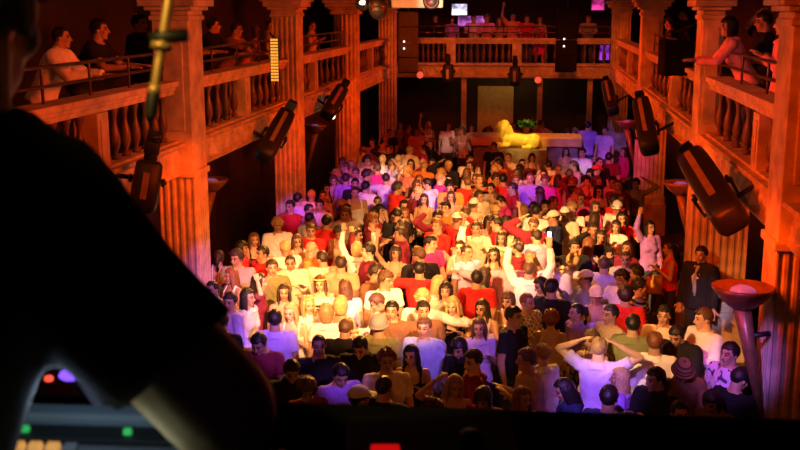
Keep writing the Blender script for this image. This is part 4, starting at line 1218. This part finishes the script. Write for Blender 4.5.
# red lit unit
c1 = at_d(432, 443, 1.30)
root = empty('effects_unit', c1, 'dark effects unit with glowing red display on the booth desk', 'mixer', rz=YAW)
hs = build('housing', MB().box((0, .06, -.045), (.22, .14, .06)), mat('unit_grey', (.07, .06, .06), .7, noise_amt=.2), root, bevel=.006)
build('red_display', MB().box((-.058, -.0, -.008), (.036, .012, .01)), mat('red_led', (.8, .05, .03), .4, emit=(1, .005, .005), estr=.5), hs, bevel=.003)
build('dial', MB().lathe([(.016, 0), (.015, .02), (.012, .022)], (.05, .02, -.015), 14), BLACK, hs, True)
# violet lamp, cable
c2 = at_d(70, 375, 1.3)
root = empty('console_lamp', c2, 'tiny violet lamp glowing under the performer\'s arm', 'lamp')
build('bulb', MB().ell((0, 0, 0), (.014, .012, .007), 12, 8), mat('violet_bulb', (.4, .2, 1), .3, emit=(.22, .08, 1), estr=1.6), root, True)
build('red_led', MB().ell((-.028, 0, -.006), (.006, .005, .004), 8, 6), mat('red_pin', (1, .1, .05), .3, emit=(1, .08, .04), estr=1.5), root, True)
build('gooseneck', MB().tube([V((0, .005, -.005)), V((.01, .04, -.05)), V((.012, .05, c0.z - c2.z - .15))], .006, 8), BLACK, root, True)
tag(build('cable', MB().tube([at_d(38, 325, 1.18), at_d(62, 350, 1.18), at_d(82, 378, 1.18), at_d(97, 402, 1.17), at_d(112, 425, 1.16)], .007, 8), mat('cable_grey', (.2, .2, .27), .6), None, True), 'grey cable looping down to the console under the arm', 'cable')
# brass pole with clamp at the top left
a = at_d(175, -40, 1.02); b = at_d(150, 118, 1.02)
root = empty('boom_pole', b, 'thin brass boom pole with a black clamp hanging at the upper left', 'boom pole')
BR = mat('brass', (.75, .5, .2), .4, metal=.5, noise_amt=.1)
f = lambda t: a.lerp(b, t) - b
build('upper_rod', MB().cap(f(-13), f(0), .0048, .0048, 12), BR, root, True)
build('rod', MB().cap(f(0), f(.62), .0048, .0048, 12), BR, root, True)
build('lower_rod', MB().cap(f(.55), f(.82), .0048, .0045, 12), BR, root, True)
build('sleeve', MB().cap(f(.525), f(.565), .0105, .0105, 14, True), BR, root, True)
build('lower_sleeve', MB().cap(f(.79), f(.85), .0062, .0066, 14, True), BR, root, True)
build('clamp', MB().tube([f(.50) - cr*.012, f(.485), f(.475) + cr*.024], .0065, 8), BLACK, root, True)
build('tip_grip', MB().cap(f(.85), f(.98), .0068, .006, 12), BLACK, root, True)

# ------------------------------------------------------------------ light
def spot(name, pos, tgt, ang, energy, colr, blend=.6, size=.15):
    l = bpy.data.lights.new(name, 'SPOT'); l.energy = energy; l.color = colr; l.spot_size = R(ang); l.spot_blend = blend; l.shadow_soft_size = size
    o = bpy.data.objects.new(name, l); col.objects.link(o); o.location = pos
    o.rotation_euler = (V(tgt) - V(pos)).to_track_quat('-Z', 'Y').to_euler(); return o
def point(name, pos, energy, colr, size=.2):
    l = bpy.data.lights.new(name, 'POINT'); l.energy = energy; l.color = colr; l.shadow_soft_size = size
    o = bpy.data.objects.new(name, l); col.objects.link(o); o.location = pos; return o
WARM = (1, .43, .15); AMB = (1, .40, .06); VIO = (.42, .16, 1); RED = (1, .05, .03); ORR = (1, .06, .001); MAG = (1, .06, .35)
# stage wash on the crowd
A = lambda px, py: at_z(px, py, 1.1)
spot('warm_spot', (1.6, 3.0, 6.4), A(345, 285), 15, 19000, WARM, .75, .08)
spot('warm_spot', (-4.0, 4.2, 6.4), A(365, 270), 18, 6500, WARM, .8, .08)
spot('warm_spot', (1.4, 4.4, 6.4), A(455, 225), 14, 15500, (1, .45, .14), .8, .08)
spot('warm_spot', (-3.9, 5.0, 6.3), A(545, 245), 14, 20000, (1, .45, .14), .8, .08)
spot('warm_spot', (-3.9, 3.0, 6.3), A(455, 305), 9, 7650, WARM, .8, .06)
spot('white_spot', (-3.0, 3.0, 6.0), A(655, 335), 9.5, 4200, (1, .56, .22), .8, .06)
spot('white_spot', (-2.8, 3.0, 6.0), A(598, 345), 6, 2200, (1, .6, .3), .8, .06)
spot('amber_top', (-1.2, 21.0, 6.4), A(420, 260), 38, 8840, AMB, .8, .1)
spot('warm_far', (1.6, 7.0, 6.4), A(430, 180), 11, 11900, (1, .42, .10), .9, .08)
spot('warm_far', (-3.4, 7.0, 6.4), A(500, 175), 10, 7650, (1, .42, .10), .9, .08)
spot('amber_left', (1.8, 5.0, 6.3), A(250, 260), 11, 2550, (1, .28, .05), .9, .06)
spot('amber_right', (-3.6, 5.0, 6.3), A(690, 290), 13, 4080, (1, .26, .04), .9, .06)
spot('orange_fill', (-3.8, 5.0, 6.3), A(480, 240), 40, 900, (1, .25, .03), .9, .1)
spot('orange_fill', (1.6, 5.5, 6.3), A(330, 240), 34, 900, (1, .25, .03), .9, .1)
spot('warm_front', (-.8, 1.9, 5.9), A(520, 370), 40, 170, (1, .24, .05), .9, .08)
for (px, py, e, c, an) in ((225, 280, 4200, VIO, 6), (255, 315, 3200, VIO, 6), (276, 345, 3600, VIO, 5), (430, 345, 2600, VIO, 5), (735, 372, 3200, VIO, 7), (598, 385, 4200, VIO, 7), (486, 345, 1800, VIO, 5), (600, 306, 2600, VIO, 5), (537, 290, 2200, VIO, 5), (340, 380, 1800, VIO, 4), (604, 268, 3000, VIO, 3.5), (360, 300, 2500, VIO, 3), (702, 290, 3500, (.7, .6, 1), 3.2)):
    spot('violet_spot', (1.3 if px < 500 else -.6, 2.3, 5.7), at_z(px, py, 1.0), an, e, c, .8, .06)
for (px, py, e, c, an) in ((530, 190, 9000, VIO, 4.5), (435, 192, 8000, VIO, 4), (362, 180, 9500, (.7, .12, 1), 5.5), (300, 208, 7000, VIO, 4), (590, 145, 8000, VIO, 6), (580, 170, 6000, (.55, .62, .9), 3), (390, 165, 9000, (1, .72, .4), 3.2), (448, 135, 5000, (1, .66, .45), 4)):
    spot('violet_far', (-.6, 5.0, 6.0), A(px, py), an, e, c, .8, .06)
spot('red_wash', (.2, 9.0, 6.3), A(450, 150), 22, 3000, (1, .045, .02), .9, .08)
spot('red_wash', (-.5, 9.0, 6.3), A(570, 185), 11, 4500, (1, .02, .02), .9, .08)
spot('red_wash', (.5, 9.0, 6.3), A(300, 200), 11, 2500, (1, .03, .02), .9, .08)
spot('magenta_wash', (-1.0, 6.5, 6.2), A(618, 160), 7, 5000, MAG, .9, .08)
spot('red_right', (-1.4, 5, 6.2), A(640, 225), 9, 2500, (1, .06, .01), .9, .08)
spot('bar_spot', (-1.2, 20.0, 6.2), (at_y(521, 135, 25.9).x, 25.9, 1.3), 9, 2600, (1, .72, .12), .6)
spot('bar_top_spot', (-.3, 25.2, 6.2), (at_y(540, 135, 26.5).x, 26.45, 1.3), 30, 1000, (1, .35, .05), .6)
# orange wash on stone
for i in range(8):
    y = 8.6 + 3.0*i
    spot('stone_wash_left', (1.3, y - 1.5, 4.9), (XL, y + .6, 3.35), 38, 1150, ORR, .9, .3)
    spot('stone_wash_right', (-3.3, y - 2.2, 4.9), (XR, y + .2, 3.2), 36, 1700, ORR, .9, .3)
for x in (-3.6, -1.9, -.2, 1.5):
    spot('stone_wash_back', (x*.7 - .3, 23, 5.2), (x, 32, 3.2), 20, 1300, (1, .11, .008), .9, .3)
for x, y in ((-3.3, 11.6), (-3.3, 17), (-3.3, 23), (1.35, 9.0), (1.2, 13.2), (1.2, 20.8)):
    spot('column_uplight', (x, y, 2.9), ((-4.4 if x < 0 else 2.3), y + 1.3, 1.7), 80, 150, ORR, .9, .15)
# dim rooms behind and below the balconies
for x, y in ((-6.4, 9), (-6.4, 15.5), (-6.2, 21), (4.0, 12), (4.0, 18), (-1.2, 35)):
    point('balcony_glow', (x, y, 5.4), 14, (1, .16, .05), .3)
point('projector_fill', at_d(398, 30, 11.0), 12, (1, .7, .3), .1)  # added fill to brighten the projector, no lamp modelled here
point('under_back', (-1.6, 35.6, 2.1), 12, (1, .5, .12), .2)
point('under_back', (-.6, 36.2, 2.1), 6, (1, .55, .12), .1)
point('back_balcony_fill', (-1.8, 31.4, 5.4), 16, (1, .12, .45), .2)  # added magenta fill for the guests on the back balcony
point('back_balcony_fill', (1.0, 31.4, 5.4), 10, (1, .2, .1), .2)
point('under_back_crowd', (1.2, 30.0, 2.2), 8, (1, .2, .08), .2)  # dim fill added to bring out the rear crowd
point('under_back_crowd', (-2.4, 30.0, 2.2), 14, (1, .18, .05), .2)
point('under_back', (.9, 34.5, 2.1), 3, (1, .3, .1), .2)
point('under_left', (-5.3, 15.6, 2.0), 4, (.15, .3, .5), .2)
point('console_light', at_d(60, 400, 1.05) + V((0, -.05, .03)), .42, (.55, .75, 1), .03)
point('desk_light', at_d(120, 470, .98), .06, (.95, 1, .62), .04)
spot('pole_fill', (-.75, -.4, 5.6), at_d(165, 20, 1.02), 9, 130, (1, .62, .14), .5, .05)  # added spot to brighten the brass pole
spot('front_balcony_key', (-2.5, 3, 5.8), (3.0, 13.2, 3.9), 14, 420, (1, .35, .3), .8)
spot('left_balcony_key', (1.2, 5.5, 5.8), (-5.0, 12, 3.7), 20, 130, (1, .4, .15), .8)
w = bpy.data.worlds.new('world'); scene.world = w; w.use_nodes = True
w.node_tree.nodes['Background'].inputs['Color'].default_value = (.02, .008, .012, 1)
w.node_tree.nodes['Background'].inputs['Strength'].default_value = .12
scene.view_settings.view_transform = 'Standard'; scene.view_settings.look = 'None'
scene.view_settings.gamma = 1; scene.view_settings.exposure = 0.08; scene.view_settings.use_curve_mapping = False
